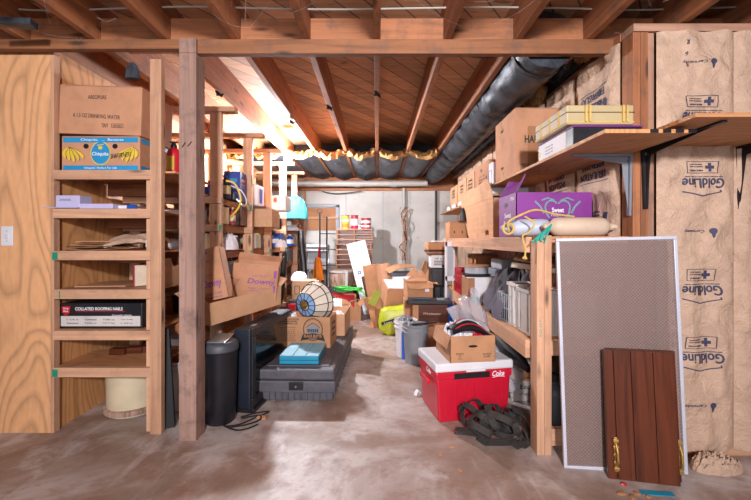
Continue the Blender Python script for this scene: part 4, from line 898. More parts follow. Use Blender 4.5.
text(b, '1344', .12, .05, (.05, -s[1]/2-.002, .05), mat='green', bold=.03); text(b, 'cups', .05, .03, (.09, -s[1]/2-.002, .1), mat='red'); mark(b, 'green_print', [rect(.06, .05)], (-.075, -s[1]/2-.002, .04), FR, 'green'); mark(b, 'brown_end', [rect(.06, .225)], (-.105, -s[1]/2-.001, .117), FR, 'card_d')
mark(b, 'brown_side', [rect(.23, .225)], (-s[0]/2-.001, 0, .117), FL, 'card_d')
T = thing('food_container', 'clear round container with tan lid on the white printed carton', 'container', (.90, 3.40, SH+.24)); make('tray', MB().lathe([(.08, 0), (.125, .004), (.13, .016), (.1, .02)], 28), M['black'], T, smooth=True)
make('bowl', MB().lathe([(.09, .021), (.1, .025), (.105, .075), (.104, .08)], 28), M['tub'], T, smooth=True); make('lid', MB().lathe([(.108, .081), (.112, .085), (.112, .097), (.1, .1)], 28), M['card'], T, smooth=True)
simple_box('storage_bin', 'grey plastic bin behind the white printed carton', 'bin', (1.18, 3.5, SH), (.2, .3, .3), 0, 'grey', .01); simple_box('storage_bin', 'small grey lidded bin on top of the grey plastic bin', 'bin', (1.18, 3.45, SH+.302), (.18, .24, .09), .1, 'ltgrey', .012)
simple_box('black_pot', 'black lump of gear at the back of the lower shelf near the red crate', 'gear', (1.12, 3.76, SH), (.16, .14, .32), .2, 'black', .03)
m = MB().heap(.46, .66, .41, 41, 40, .55, 3.2); solo('black_jacket', 'heap of black nylon jackets on the bench lower shelf', 'clothing', m, M['cloth_b'], (1.11, 2.84, SH), smooth=True)
def fg(u, v):
    a = u*1.15; y = 3.02-.42*v
    return (.85+.34*math.sin(a*1.25)*1+.03*noise.noise(Vector((u*5, v*5, 1))), y+.05*noise.noise(Vector((u*4, v*4, 9))), SH+.04+.33*math.sin(u*math.pi*.62)**.7-.05*v*v+.05*noise.noise(Vector((u*6, v*6, 4)))+.02*math.sin(v*14+u*5))
m = MB(); m.sheet(fg, 30, 26, .01); solo('grey_coat', 'grey-purple coat draped over the black jackets', 'clothing', m, M['cloth_g'], smooth=True)
wirebasket('grey wire basket of black cloth on the front of the lower shelf', (.985, 2.62, SH), .2, .25, .19)
m = MB().heap(.16, .2, .2, 43, 20, .5, 3); solo('black_cloth', 'black cloth stuffed in the wire basket', 'cloth', m, M['cloth_b'], (.985, 2.62, SH+.004), smooth=True)
def pbin(label, x, y, w_, d_, h_, rz=0):
    T = thing('storage_bin', label, 'bin', (x, y, SH), (0, 0, rz)); m = MB(); t = .004
    for s_, c in (((w_, t, h_), (0, -d_/2, h_/2)), ((w_, t, h_), (0, d_/2, h_/2)), ((t, d_, h_), (-w_/2, 0, h_/2)), ((t, d_, h_), (w_/2, 0, h_/2)), ((w_, d_, t), (0, 0, t/2))): m.box(c, s_)
    make('body', m, M['offwhite'], T); r = MB()
    for s_, c in (((w_+.024, .014, .022), (0, -d_/2-.005, h_)), ((w_+.024, .014, .022), (0, d_/2+.005, h_)), ((.014, d_+.02, .022), (-w_/2-.005, 0, h_)), ((.014, d_+.02, .022), (w_/2+.005, 0, h_)), ((.02, .008, h_-.03), (-w_/2+.02, -d_/2-.006, h_/2)), ((.02, .008, h_-.03), (w_/2-.02, -d_/2-.006, h_/2)), ((.008, .02, h_-.03), (-w_/2-.006, -d_/2+.04, h_/2)), ((.008, .02, h_-.03), (-w_/2-.006, d_/2-.04, h_/2))): r.box(c, s_)
    make('rim', r, M['offwhite'], T, bevel=.002)
pbin('white plastic bin nearest the front bench post', .985, 2.30, .17, .2, .255); pbin('white plastic bin behind the nearest white bin', .965, 2.52-.03, .13, .15, .27)
pbin('white plastic bin to the right of the bench post', 1.18, 2.28, .18, .2, .255)
m = MB().heap(.15, .17, .12, 47, 22, .7, 6); solo('wicker_bundle', 'brown wicker bundle poking up from the white bin', 'basket', m, M['wicker'], (.985, 2.30, SH+.2), smooth=True)
m = MB().heap(.16, .17, .14, 48, 18, .5, 3); solo('red_cloth', 'red cloth in the bin right of the bench post', 'cloth', m, M['red'], (1.16, 2.28, SH+.2), smooth=True)
solo('beige_tube', 'beige cardboard tube resting across the jackets', 'tube', MB().tube([(.90, 2.5, .985), (1.12, 2.35, .955)], .018, 12), M['cushion'], smooth=True)
solo('beige_tube', 'second thinner beige tube above the first', 'tube', MB().tube([(.96, 2.62, 1.02), (1.14, 2.42, .985)], .012, 12), M['card_l'], smooth=True)
m = MB().heap(.3, .4, .26, 51, 26, .6, 3); solo('dark_bundle', 'dark brown bundle against the wall above the jackets', 'bundle', m, M['wicker'], (1.2, 2.62, SH+.22), smooth=True)
carton('dark brown carton standing against the wall on the lower shelf', (1.22, 4.35, SH), (.24, .4, .4), 0, 'card_d', tape=False)
# below bench
T, b, s = carton('long white carton lettered Econo under the bench', (1.12, 2.78, 0), (.3, .22, .145), 0, 'offwhite', tape=False); text(b, 'Economy', .2, .042, (0, -s[1]/2-.0015, .1), bold=.02); text(b, '6 Tier Storage', .13, .018, (-.04, -s[1]/2-.0015, .05))
make('lid', MB().box((0, 0, .152), (.31, .23, .012)), M['card_o'], T, bevel=.002)
carton('brown carton on top of the long white one under the bench', (1.13, 2.8, .162), (.26, .2, .12), .1, 'card_d', tape=False)
m = MB().heap(.34, .3, .07, 55, 22, .5, 3); solo('crumpled_papers', 'pale crumpled papers on the brown carton under the bench', 'paper', m, M['paper'], (1.1, 2.76, .285), smooth=True)
simple_box('navy_case', 'dark navy case standing at the back under the bench', 'case', (1.1, 3.15, 0), (.42, .3, .42), 0, 'navy', .01)
simple_box('dark_tin', 'dark blue tin behind the crumpled papers', 'tin', (1.05, 2.97, .285), (.16, .05, .12), 0, 'dkblue', .01) if False else None
m = MB().tube([(.93, 3.4, .5), (.88, 2.9, .46), (.92, 2.45, .38), (.96, 2.36, .33)], [.02, .055, .05, .02], 14); solo('dark_duffel', 'long dark sleeve-like bag slung under the lower shelf edge', 'bag', m.crumple(.02, 9), M['blackrub'], smooth=True)
def fp(u, v):
    P = [Vector((.70, 3.12, .66)), Vector((.76, 2.86, .50)), Vector((.82, 2.68, .34)), Vector((.93, 2.50, .19))]
    t = u*3; i = min(2, int(t)); c = P[i].lerp(P[i+1], t-i); sd = Vector((.16, .02, .12)).lerp(Vector((.14, .06, .14)), u)
    n3 = Vector((noise.noise(Vector((u*5, v*5, 2))), noise.noise(Vector((u*6, v*6, 7))), noise.noise(Vector((u*6, v*6, 5)))))
    q = c+sd*(v-.5)*1.5+n3*.06+Vector((0, -.03*math.sin(v*9+u*4), 0)); q.x = min(q.x, .825) if q.z > .45 else q.x; return q
m = MB(); m.sheet(fp, 26, 30, .002); solo('plastic_sheet', 'crumpled clear plastic sheet hanging from the lower shelf behind the cooler', 'plastic', m, M['clear'], smooth=True)
m = MB().heap(.34, .4, .30, 57, 26, .6, 3); solo('dark_sack', 'dark sack bulging on the floor behind the cooler', 'sack', m, M['blackrub'], (.93, 3.0, 0), smooth=True)
bottle('dark round tin on the floor right of the bench post', (1.06, 2.25, 0), .07, .35, 'dkgrey', 'black'); carton('brown carton on the floor behind the wire panel', (1.22, 2.32, 0), (.2, .3, .28), 0, 'card_d', tape=False)
# cooler
T = thing('cooler', 'red ice chest with white lid on the floor by the bench', 'cooler', (.588, 2.56, 0), (0, 0, .19)); W, Dp = .505, .35
m = MB(); m.box((0, 0, .14), (W, Dp, .28), .93, .95); body = make('body', m, M['red'], T, bevel=.012)
make('rim_band', MB().box((0, 0, .295), (W+.012, Dp+.012, .05)), M['red'], T, bevel=.008)
for k in range(7): make('rib', MB().at((-.19+.063*k, -Dp/2+.003, .14), (.06*.5, 0, 0)).box((0, 0, 0), (.012, .006, .22)), M['red'], T, bevel=.002)
make('lid', MB().box((0, 0, .35), (W+.026, Dp+.026, .058)), M['white'], T, bevel=.012)
make('lid_lip', MB().box((0, -Dp/2-.018, .326), (.13, .012, .014)), M['white'], T, bevel=.003)
make('label_strip', MB().box((-.02, -Dp/2-.0075, .292), (.24, .003, .036)), M['dkmetal'], T)
text(T, 'Coke', .085, .034, (.16, -Dp/2-.0075, .294), mat='paper', bold=.02, shear=.3); mark(T, 'swash', line([(-.04, 0), (.0, .006), (.045, .002)], .004), (.16, -Dp/2-.0078, .27), FR, 'paper')
text(T, 'Coke', .085, .034, (-W/2-.0075, -.04, .294), FL, 'paper', bold=.02, shear=.3)
make('handle', MB().box((-W/2-.02, 0, .23), (.025, .16, .03)), M['red'], T, bevel=.006); make('handle', MB().box((W/2+.02, 0, .23), (.025, .16, .03)), M['red'], T, bevel=.006)
T, b, s = carton('open brown produce carton on top of the red cooler', (.585, 2.52, .381), (.295, .32, .165), .12, 'card_o', opened=(None, 160, 155, None), flen=.55, hole=(.06, .016, 0, .1, 'f'))
text(b, 'PRODUCE\nOF\nU.S.A.', .05, .04, (-.085, -s[1]/2-.0015, .04)); text(b, 'GLORIA\nOJ-28S', .055, .03, (.09, -s[1]/2-.0015, .04))
T = thing('shoe', 'black and red sneaker sticking out of the produce carton', 'shoe', (.60, 2.47, .50), (0, 0, .12))
m = MB(); m.sheet(lambda u, v: (-.12+.25*u, -.05+.14*v, .035+.085*math.sin(math.pi*min(1, .12+.88*u))**.7*math.sin(math.pi*(.15+.7*v))), 18, 12, .02); make('upper', m, M['black'], T, smooth=True)
for k, mt in enumerate(('redx', 'ltgrey', 'redx')):
    m = MB(); m.sheet(lambda u, v, k=k: (-.1+.22*u, -.035+.035*k+.016*v, .04+.09*math.sin(math.pi*min(1, .12+.88*u))**.7*math.sin(math.pi*(.27+.17*k))), 14, 3, .006); make('stripe', m, M[mt], T, smooth=True)
m = MB().heap(.12, .14, .11, 61, 20, .6, 3); solo('red_cloth', 'bright red cloth in the right corner of the produce carton', 'cloth', m, M['red'], (.70, 2.54, .46), smooth=True)
m = MB().heap(.17, .18, .19, 62, 22, .5, 3); solo('plastic_bag', 'bluish white plastic bag in the left of the produce carton', 'bag', m, M['bag_w'], (.525, 2.58, .42), smooth=True)
m = MB().heap(.2, .14, .15, 63, 22, .5, 3); solo('newspaper', 'pale printed paper at the back of the produce carton', 'paper', m, M['paper'], (.63, 2.61, .42), smooth=True)
# strap pile
random.seed(8); T = thing('strap_pile', 'tangled pile of wide black webbing straps on the floor by the cooler', 'straps', (.69, 2.2, 0)); T.scale = (.86, .8, .8)
for k in range(15):
    r = random.uniform(.045, .1); el = random.uniform(-.1, 1.2); az = random.uniform(-1.35, .7)
    nrm = Vector((math.cos(az)*math.cos(el), math.sin(az)*math.cos(el), math.sin(el)))
    e1 = nrm.orthogonal().normalized(); e2 = nrm.cross(e1); vert = math.hypot(e1.z, e2.z)*r
    cx, cy = random.uniform(-.13, .13), random.uniform(-.06, .1); c0 = Vector((cx, cy, vert*.95+.028+random.uniform(0, .07)*(1-abs(cx)*5)))
    a0 = random.uniform(0, 6.28); sw = random.uniform(4.2, 6.6); pts = []
    for i in range(22):
        a = a0+i/21*sw; rr = r*(1+.12*math.sin(3*a+k))
        q = c0+e1*(rr*1.15*math.cos(a))+e2*(rr*math.sin(a))+nrm*(.03*(i/21-.5)); q.z = max(.024, q.z); pts.append(q)
    make('strap', MB().ribbon(pts, .046, .004, [nrm]*22), M['web'], T, smooth=True)
for (a, b, c) in (((.05, -.05, .19), (.15, -.08, .12), (.17, -.12, .03)), ((-.26, .02, .03), (-.19, -.04, .05), (-.08, -.08, .04)), ((.12, .0, .2), (.2, .0, .15), (.21, -.04, .06)), ((-.1, -.12, .02), (.0, -.14, .03), (.12, -.13, .025))):
    pts = smoothpath([a, b, c, (c[0]-.05, c[1]-.05, .025)], 5); make('strap', MB().ribbon(pts, .06, .005, [(0, 1, .3)]*len(pts)), M['web'], T, smooth=True)
# wire panel and cabinet doors at the right
T = thing('wire_glass_panel', 'tall translucent textured panel in a thin white frame leaning at the right', 'panel', (1.232, 1.868, 0), (-.035, -.022, -.117)); W, H = .575, 1.165
make('pane', MB().box((0, 0, H/2), (W-.02, .006, H-.02)), M['panel'], T); f = MB()
for s_, c in (((W, .018, .016), (0, 0, .009)), ((W, .018, .016), (0, 0, H-.008)), ((.016, .018, H-.034), (-W/2+.008, 0, H/2)), ((.016, .018, H-.034), (W/2-.008, 0, H/2))): f.box(c, s_)
make('frame', f, M['alu'], T, bevel=.002)
def cabdoor(label, loc, rz, lean):
    T = thing('cabinet_door', label, 'door', loc, (lean, -.012, rz)); W, H = .305, .61
    for k, (x0, x1) in enumerate(((-W/2, -W/2+.043), (-W/2+.045, -.033), (-.031, .063), (.065, W/2))): make('plank', MB().bb(x0, x1, 0, .02, 0, H), M['dark_wood_z'], T, bevel=.003)
    m = MB(); m.box((-.117, -.006, .12), (.014, .012, .16)); 
    for z in (.055, .085, .12, .155, .185): m.box((-.117, -.01, z), (.024, .012, .014))
    m.tube([(-.117, -.012, .07), (-.117, -.03, .1), (-.117, -.03, .14), (-.117, -.012, .17)], .006, 8); make('handle', m, M['brass'], T, bevel=.003)
    return T
cabdoor('front dark plank cabinet door with brass pull leaning on the wire panel', (1.264, 1.775, .001), -.215, -.075)
T2 = cabdoor('dark plank cabinet door mostly hidden behind the front one', (1.292, 1.803, .001), -.215, -.075)
for c in T2.children:
    if c.name.startswith('handle'): c.location.x = .262
solo('blue_tape', 'strip of blue masking tape on the floor under the dark doors', 'tape', MB().box((0, 0, .002), (.14, .03, .004)), M['teal'], (1.27, 1.70, 0), (0, 0, -.1)); solo('red_scrap', 'tiny red scrap on the floor at the foot of the dark door', 'scrap', MB().heap(.03, .02, .01, 3, 6), M['redx'], (1.16, 1.765, 0))
# leaf bits by the doors
for k in range(4): solo('dry_leaf', ('biggest', 'second', 'third', 'smallest')[k]+' dry brown leaf crumb on the floor in front of the dark door', 'leaf', MB().heap(.05-.008*k, .025, .008, k, 8), M['card_d'], (1.11+.035*k, 1.70-.02*(k % 2), 0), (0, 0, k))
# ------------------------------------------------------------------ middle left of the floor
T = thing('cargo_box', 'long dusty black lidded cargo box on the floor in the middle', 'cargo box', (-.565, 2.62, 0), (0, 0, -.028)); W, L = .545, 1.4
m = MB(); m.box((0, L/2, .05), (W-.03, L-.05, .08), .96, .98); make('tub', m, M['cargo'], T, bevel=.012)
make('rim', MB().box((0, L/2, .122), (W, L, .084)), M['cargo'], T, bevel=.01); make('lid', MB().box((0, L/2, .206), (W-.008, L-.008, .074)), M['cargo'], T, bevel=.012)
for k in range(2): make('lid_panel', MB().box((0, .36+.68*k, .246), (W-.1, .58, .008)), M['cargo'], T, bevel=.004)
make('latch_plate', MB().box((0, -.004, .13), (.1, .014, .055)), M['dkmetal'], T, bevel=.003); make('lock', MB().at((0, -.011, .13), FR).lathe([(.008, 0), (.008, .006)], 12), M['metal'], T)
for k in range(10): make('rib', MB().box((-.2+.045*k, .02, .05), (.01, .014, .06)), M['cargo'], T, bevel=.003)
for k in range(14): make('rib', MB().box((W/2-.016, .1+.09*k, .05), (.014, .02, .06)), M['cargo'], T, bevel=.003)
for k in range(4): make('foot', MB().box((-.17+.34*(k % 2), .12+1.15*(k//2), .01), (.08, .08, .02)), M['cargo'], T)
T = thing('tool_case', 'flat dusty teal plastic case on the front end of the cargo box', 'case', (-.56, 2.88, .2515), (0, 0, -.02)); make('body', MB().box((0, 0, .03), (.285, .35, .058)), M['teal'], T, bevel=.006)
for x in (-.095, 0, .095): make('lid_panel', MB().box((x, 0, .0605), (.091, .338, .005)), M['tealtop'], T, bevel=.002)
make('seam', MB().box((0, 0, .031), (.288, .353, .003)), M['navy'], T)
T, b, s = carton('open brown carton with round barn emblem holding the stained-glass shade', (-.58, 3.26, .2515), (.41, .24, .255), -.09, 'card_o', opened=(None, None, None, None))
y = -s[1]/2-.0012
mark(b, 'emblem_ring', ringp(.17, .19, .006)+ringp(.15, .17, .002), (.055, y, .15)); mark(b, 'emblem_fill', [[(-.06, .005), (0, .055), (.06, .005), (.055, -.03), (-.055, -.03)]], (.055, y, .15), mat='grey')
mark(b, 'mountain_print', line([(-.06, .01), (-.02, .04), (0, .05), (.03, .035), (.06, .01)], .005)+line([(-.05, -.005), (.05, -.005)], .003)+[rect(.01, .025, -.04+.016*k, -.015) for k in range(6)], (.055, y-.001, .155))
mark(b, 'ribbon_print', [[(-.095, .0), (-.085, .025), (0, .035), (.085, .025), (.095, 0), (.105, -.035), (.085, -.025), (0, -.015), (-.085, -.025), (-.105, -.035)]], (.055, y-.002, .085)); text(b, 'BLACK BUTTE', .15, .024, (.055, y-.003, .096), mat='card_o', bold=.02); text(b, 'PORTER', .07, .014, (.055, y-.003, .073), mat='card_o')
text(b, 'DESCHUTES\nBREWERY\nBEND OR', .11, .05, (-.12, y, .215), bold=.02)
for r in range(7): text(b, ('HANDCRAFTED', '12 PACK', 'ALE', 'BOTTLES', 'CASE', 'RECYCLE', 'OREGON')[r], .08-.008*(r % 3), .008, (-.13, y, .165-.018*r))
for r in range(3): mark(b, 'side_print', [rect(.12, .02, 0, -.05*r)], (s[0]/2+.001, 0, .19), FRT)
# stained-glass shade
ax = Vector((.5, .86, .12)).normalized(); T = thing('lamp_shade', 'stained-glass lamp shade with blue and white panels lying in the carton', 'lamp shade', (-.61, 3.17, .60))
T.rotation_euler = ax.to_track_quat('Z', 'X').to_euler(); n = 12
prof = [(.045, -.005), (.1, .01), (.155, .12), (.17, .17)]; mats = ['glass_b', 'glass_w', 'glass_w']
for k in range(3):
    (r0, z0), (r1, z1) = prof[k], prof[k+1]
    for i in range(n):
        a0, a1 = 2*math.pi*(i+.04)/n, 2*math.pi*(i+.96)/n; t = .0
        m = MB(); c = [(r0*math.cos(a0), r0*math.sin(a0), z0), (r0*math.cos(a1), r0*math.sin(a1), z0), (r1*math.cos(a1), r1*math.sin(a1), z1), (r1*math.cos(a0), r1*math.sin(a0), z1)]
        vs = c+[(x*.985, y_*.985, z+.002) for x, y_, z in c]; m.add(vs, [(0, 1, 2, 3), (7, 6, 5, 4), (0, 4, 5, 1), (1, 5, 6, 2), (2, 6, 7, 3), (3, 7, 4, 0)]); make('glass_panel', m, M[mats[k]], T)
m = MB()
for i in range(n):
    a = 2*math.pi*i/n; m.tube([(r*1.005*math.cos(a), r*1.005*math.sin(a), z) for r, z in prof], .0035, 5)
for r, z in prof: m.tube([(r*1.005*math.cos(2*math.pi*i/36), r*1.005*math.sin(2*math.pi*i/36), z) for i in range(36)], .0045, 5, closed=True)
make('came', m, M['lead'], T); make('cap', MB().lathe([(.035, -.01), (.03, -.018), (.012, -.02), (.01, -.035)], 16), M['brass'], T, smooth=True)
m = MB().heap(.1, .1, .1, 71, 16, .6, 3); solo('bubble_wrap', 'wad of white wrap beside the shade in the open carton', 'wrap', m, M['bag_w'], (-.73, 3.24, .44), smooth=True)
m = MB().heap(.2, .16, .14, 72, 18, .6, 3); solo('packing_paper', 'crumpled packing paper filling the carton under the shade', 'paper', m, M['paper'], (-.55, 3.27, .30), smooth=True)
T, b, s = carton('open tan carton at the far end of the cargo box', (-.40, 3.72, .2515), (.22, .4, .2), -.05, 'card_l', opened=(None, None, None, 30)); 
m = MB().heap(.18, .34, .13, 73, 18, .6, 3); solo('packing_paper', 'crumpled papers in the tan carton at the far end of the cargo box', 'paper', m, M['paper'], (-.40, 3.72, .33), smooth=True)
# television
T = thing('television', 'big old black television on the floor facing the cargo box', 'television', (-.845, 2.50, 0), (0, 0, -.13))     # screen faces +x, near corner at the origin
H, L = .555, .74
m = MB(); m.bb(-.115, -.002, 0, L, 0, H); make('cabinet', m, M['navy'], T, bevel=.008); m = MB(); m.add([(-.115, .03, .03), (-.115, L-.03, .03), (-.115, L-.03, H-.03), (-.115, .03, H-.03), (-.30, .16, .1), (-.30, L-.16, .1), (-.30, L-.16, H-.12), (-.30, .16, H-.12)], [(0, 1, 2, 3), (4, 7, 6, 5), (0, 4, 5, 1), (1, 5, 6, 2), (2, 6, 7, 3), (3, 7, 4, 0)]); make('rear_housing', m, M['navy'], T, bevel=.01)
f = MB(); 
for s_, c in (((.02, L, .05), (.008, L/2, H-.025)), ((.02, L, .09), (.008, L/2, .045)), ((.02, .05, H-.145), (.008, .025, .02+H/2)), ((.02, .05, H-.145), (.008, L-.025, .02+H/2))): f.box(c, s_)
make('bezel', f, M['black'], T, bevel=.004)
def scr(u, v): return (.004+.012*math.sin(u*math.pi)*math.sin(v*math.pi), .052+(L-.104)*u, .092+(H-.145)*v)
make('screen', MB().sheet(scr, 12, 10, .003), M['screen'], T, smooth=True); make('base_flare', MB().box((-.05, L/2, .012), (.17, L+.03, .024)), M['black'], T, bevel=.004); make('sticker', MB().box((-.03, .12, H+.0012), (.03, .05, .001)), M['ltgrey'], T)
text(T, 'Zenith', .05, .012, (.0195, L/2, .06), FRT, 'grey') if False else None
# bin
T = thing('trash_can', 'round black swing-top trash can behind the timber post', 'trash can', (-1.0, 2.395, 0)); make('body', MB().lathe([(.085, 0), (.092, .01), (.103, .44), (.106, .45)], 32), M['black'], T, smooth=True)
make('lid_ring', MB().lathe([(.107, .451), (.112, .456), (.112, .485), (.1, .505), (.09, .51)], 32), M['dkgrey'], T, smooth=True); m = MB(); m.at((0, -.0, .522), (.12, 0, 0)).box((0, 0, 0), (.12, .15, .012)); make('swing_flap', m, M['metal'], T, bevel=.004)
simple_box('clear_bin', 'grey-blue plastic sheet edge between the trash can and timber post', 'plastic', (-1.118, 2.52, 0), (.02, .2, .36), .1, 'ltgrey', .004)
# open carton over television, Downy cartons
T, b, s = carton('large open carton lying tilted across the television top', (-1.045, 2.82, .605), (.72, .24, .15), 0, 'card_l', opened=(None, -15, 40, 60), rot=(0, -.05, 1.13), taper=.97, flen=.8)
def downy(b, s, x=0, z=.5):
    text(b, 'Downy', s[0]*.62, s[2]*.2, (x, -s[1]/2-.0015, s[2]*z), mat='purpleink', bold=.02, shear=.2)
    text(b, 'FABRIC SOFTENER', s[0]*.55, .012, (x, -s[1]/2-.0015, s[2]*(z-.18)), mat='purpleink'); text(b, 'HANDLE WITH CARE', s[0]*.5, .01, (x, -s[1]/2-.0015, s[2]*(z-.25)), mat='purpleink'); text(b, 'ULTRA', s[0]*.3, .012, (x-.02, -s[1]/2-.0015, s[2]*(z+.18)), mat='purpleink')
T, b, s = carton('tall leaning carton with purple lettering nearest the timber post', (-1.125, 2.64, .73), (.2, .13, .36), 0, 'card', rot=(-.12, -.22, .12), tape=False, opened=(None, None, None, None)); downy(b, s, .01, .3); text(b, 'ULTRA CARE', .1, .015, (-.03, -s[1]/2-.002, .27), mat='purpleink'); mark(b, 'print_mark', [oval(.03, .02), rect(.03, .02, -.05)], (0, -s[1]/2-.002, .33), mat='purpleink')
T, b, s = carton('wide tilted carton with purple lettering behind the leaning one', (-1.0, 3.08, .69), (.35, .2, .28), 0, 'card', rot=(.10, .10, .18), opened=(None, -25, None, 12), tape=False, flen=.6); downy(b, s, .05, .5)
for zz in (-.06, .06): mark(b, 'side_print', [rect(.02, .06, 0, zz)], (.15, -s[1]/2-.002, .15), mat='purpleink')
# cords on the floor
for k, (pts, l) in enumerate((([(-.93, 2.30, .006), (-.85, 2.33, .006), (-.78, 2.42, .006), (-.72, 2.5, .006), (-.8, 2.48, .006), (-.88, 2.42, .006)], 'black cord looping on the floor between the trash can and cargo box'), ([(-.9, 2.26, .018), (-.8, 2.3, .018), (-.74, 2.36, .018), (-.76, 2.42, .018), (-.86, 2.38, .018)], 'second black cord coil in front of the trash can'), ([(-.95, 2.28, .03), (-.86, 2.25, .012), (-.8, 2.27, .004), (-.74, 2.33, .004)], 'thin stray cord end nearest the camera on the floor'))):
    solo('power_cord', l, 'cord', MB().tube(smoothpath(pts, 6), .005, 6), M['blackrub'], smooth=True)
m = MB(); m.sheet(lambda u, v: ((u-.5)*.07, (v-.5)*.06*(1.3-u), .004+.012*math.sin(u*4)), 6, 5, .003); solo('wood_chip', 'small tan triangular scrap on the floor in front of the cargo box', 'scrap', m, M['card_o'], (-.73, 2.42, .004), (0, 0, 1.2))
# ------------------------------------------------------------------ far left and middle heap
simple_box('support_crate', 'dark crate on the floor under the printed carton beside the far shelving', 'crate', (-.94, 4.85, 0), (.32, .36, .40), 0, 'dkgrey', .005)
T, b, s = carton('closed printed carton on the dark crate beside the far shelving', (-.935, 4.86, .401), (.27, .28, .23), 0, 'card_l', tape=False); mark(b, 'print_box', line([(-.03, -.05), (.03, -.05), (.03, .05), (-.03, .05), (-.03, -.05)], .006), (-.07, -s[1]/2-.001, .12)); text(b, 'DOLE', .08, .03, (.05, -s[1]/2-.001, .15)); mark(b, 'print_lines', [rect(.1, .008, 0, -.02*k) for k in range(3)], (.05, -s[1]/2-.001, .11))
m = MB().heap(.22, .22, .12, 81, 22, .6, 3); solo('plastic_bag', 'white crumpled bag on the printed carton beside the far shelving', 'bag', m, M['bag_w'], (-1.0, 4.84, .634), smooth=True)
simple_box('red_can', 'small red can in front of the printed carton', 'can', (-.98, 4.3, .0), (.09, .09, .42), 0, 'redx', .01); simple_box('blue_box', 'small blue box at the foot of the printed carton', 'box', (-.87, 4.28, 0), (.08, .1, .33), 0, 'tealtop', .004)
simple_box('wooden_crate', 'low wooden crate on the floor behind the cargo box', 'crate', (-.62, 4.6, 0), (.5, .38, .31), 0, 'log', .004)
T = thing('parts_box', 'white and orange flat box on the low wooden crate', 'box', (-.57, 4.5, .311), (0, 0, .15)); make('body', MB().box((0, 0, .035), (.25, .2, .07)), M['paper'], T, bevel=.003); make('orange_side', MB().box((.0, -.102, .03), (.24, .003, .05)), M['orange'], T); make('tilted_lid', MB().at((.02, .02, .09), (.3, .1, 0)).box((0, 0, 0), (.26, .2, .008)), M['paper'], T)
simple_box('white_box', 'small white box beside the white and orange one', 'box', (-.77, 4.52, .311), (.12, .14, .09), .1, 'paper', .003)
carton('low tan open carton on the floor right of the log section', (-.41, 5.45, 0), (.3, .3, .2), .25, 'card_o', opened=(None, 20, 25, 40))
simple_box('tool_box', 'flat red box under the green hose', 'box', (-.52, 5.72, 0), (.36, .22, .33), 0, 'redx', .006)
random.seed(5); T = thing('garden_hose', 'bright green hose coiled loosely on the flat red box', 'hose', (-.47, 5.66, .34)); pts = []
for i in range(38):
    a = i/10*2*math.pi; r = .15+.05*math.sin(i*.7); pts.append((r*1.25*math.cos(a), r*.7*math.sin(a), .02+.03*abs(math.sin(i*.9))+i*.0016))
pts += [(.26, -.1, .04), (.3, -.16, -.12), (.36, -.22, -.2), (.42, -.25, -.32)]
make('hose', MB().tube(smoothpath(pts, 3), .010, 7), M['hose'], T, smooth=True)
simple_box('side_table', 'dark support box beneath the log section', 'box', (-.58, 6.05, 0), (.4, .3, .40), 0, 'dkgrey', .005)
T = thing('log_section', 'squat barked log section bound with a pale metal strap', 'log', (-.575, 6.05, .402)); make('wood', MB().lathe([(.16, 0), (.19, .01), (.2, .13), (.19, .25), (.17, .27)], 26).crumple(.02, 9), M['log'], T, smooth=True)
make('strap', MB().lathe([(.203, .235), (.207, .235), (.207, .26), (.203, .26)], 26, cap=False), M['ltgrey'], T, smooth=True); make('strap', MB().box((.1, -.19, .13), (.035, .012, .26)), M['ltgrey'], T)
# stool, rods, orange coat
T = thing('step_stool', 'white folding step stool by the rear wall', 'stool', (X(318, 6.3), 6.3, 0)); 
for x in (-.17, .17):
    make('leg', MB().at((x, .0, 0), (-.08, 0, 0)).box((0, 0, .53), (.025, .03, 1.06)), M['white'], T, bevel=.003); make('leg', MB().at((x, -.25, 0), (-.25, 0, 0)).box((0, 0, .4), (.022, .025, .8)), M['white'], T, bevel=.003)
make('top_step', MB().box((0, -.03, 1.02), (.36, .2, .11)), M['white'], T, bevel=.006); make('dark_stripe', MB().box((0, -.132, 1.02), (.36, .004, .03)), M['dkgrey'], T); make('step', MB().box((0, -.1, .72), (.36, .24, .1)), M['white'], T, bevel=.006); make('back_panel', MB().box((0, .06, .87), (.33, .02, .22)), M['ltgrey'], T)
T = thing('rod_stand', 'pair of tall thin black rods with side pegs standing before the stool', 'stand', (X(323, 5.95), 5.95, 0))
for x, z in ((-.05, 1.58), (.06, 1.52)): make('rod', MB().tube([(x, 0, 0), (x, 0, z)], .012, 8), M['black'], T, smooth=True)
for z in (1.25, 1.0, .75): make('peg', MB().tube([(-.05, 0, z), (.2, 0, z)], .007, 6), M['black'], T)
make('ring', MB().tube([(-.05+.04*math.cos(a*math.pi/8), 0, 1.61+.03*math.sin(a*math.pi/8)) for a in range(16)], .006, 6, closed=True), M['black'], T); make('foot_plate', MB().box((0, 0, .01), (.3, .2, .02)), M['black'], T)
def fc(u, v): return ((u-.5)*(.09+.09*(1-v)), .05*math.sin(u*9+v*2)*.6-.05*math.sin(u*3.14), -.36*(1-v)+.03*noise.noise(Vector((u*4, v*4, 2))))
solo('orange_coat', 'bright orange safety coat hanging on the thin black rods', 'clothing', MB().sheet(fc, 16, 14, .02), M['orange'], (X(317.5, 5.8), 5.82, .88), smooth=True)
solo('red_baton', 'short red baton above the orange coat', 'handle', MB().tube([(0, 0, 0), (.015, 0, .18)], .018, 8), M['redx'], (X(318.5, 5.85), 5.88, .86), smooth=True)
simple_box('paint_tray', 'low heap of pale boards behind the printed carton', 'board', (-1.05, 5.6, 0), (.3, .3, .45), .1, 'card_d')
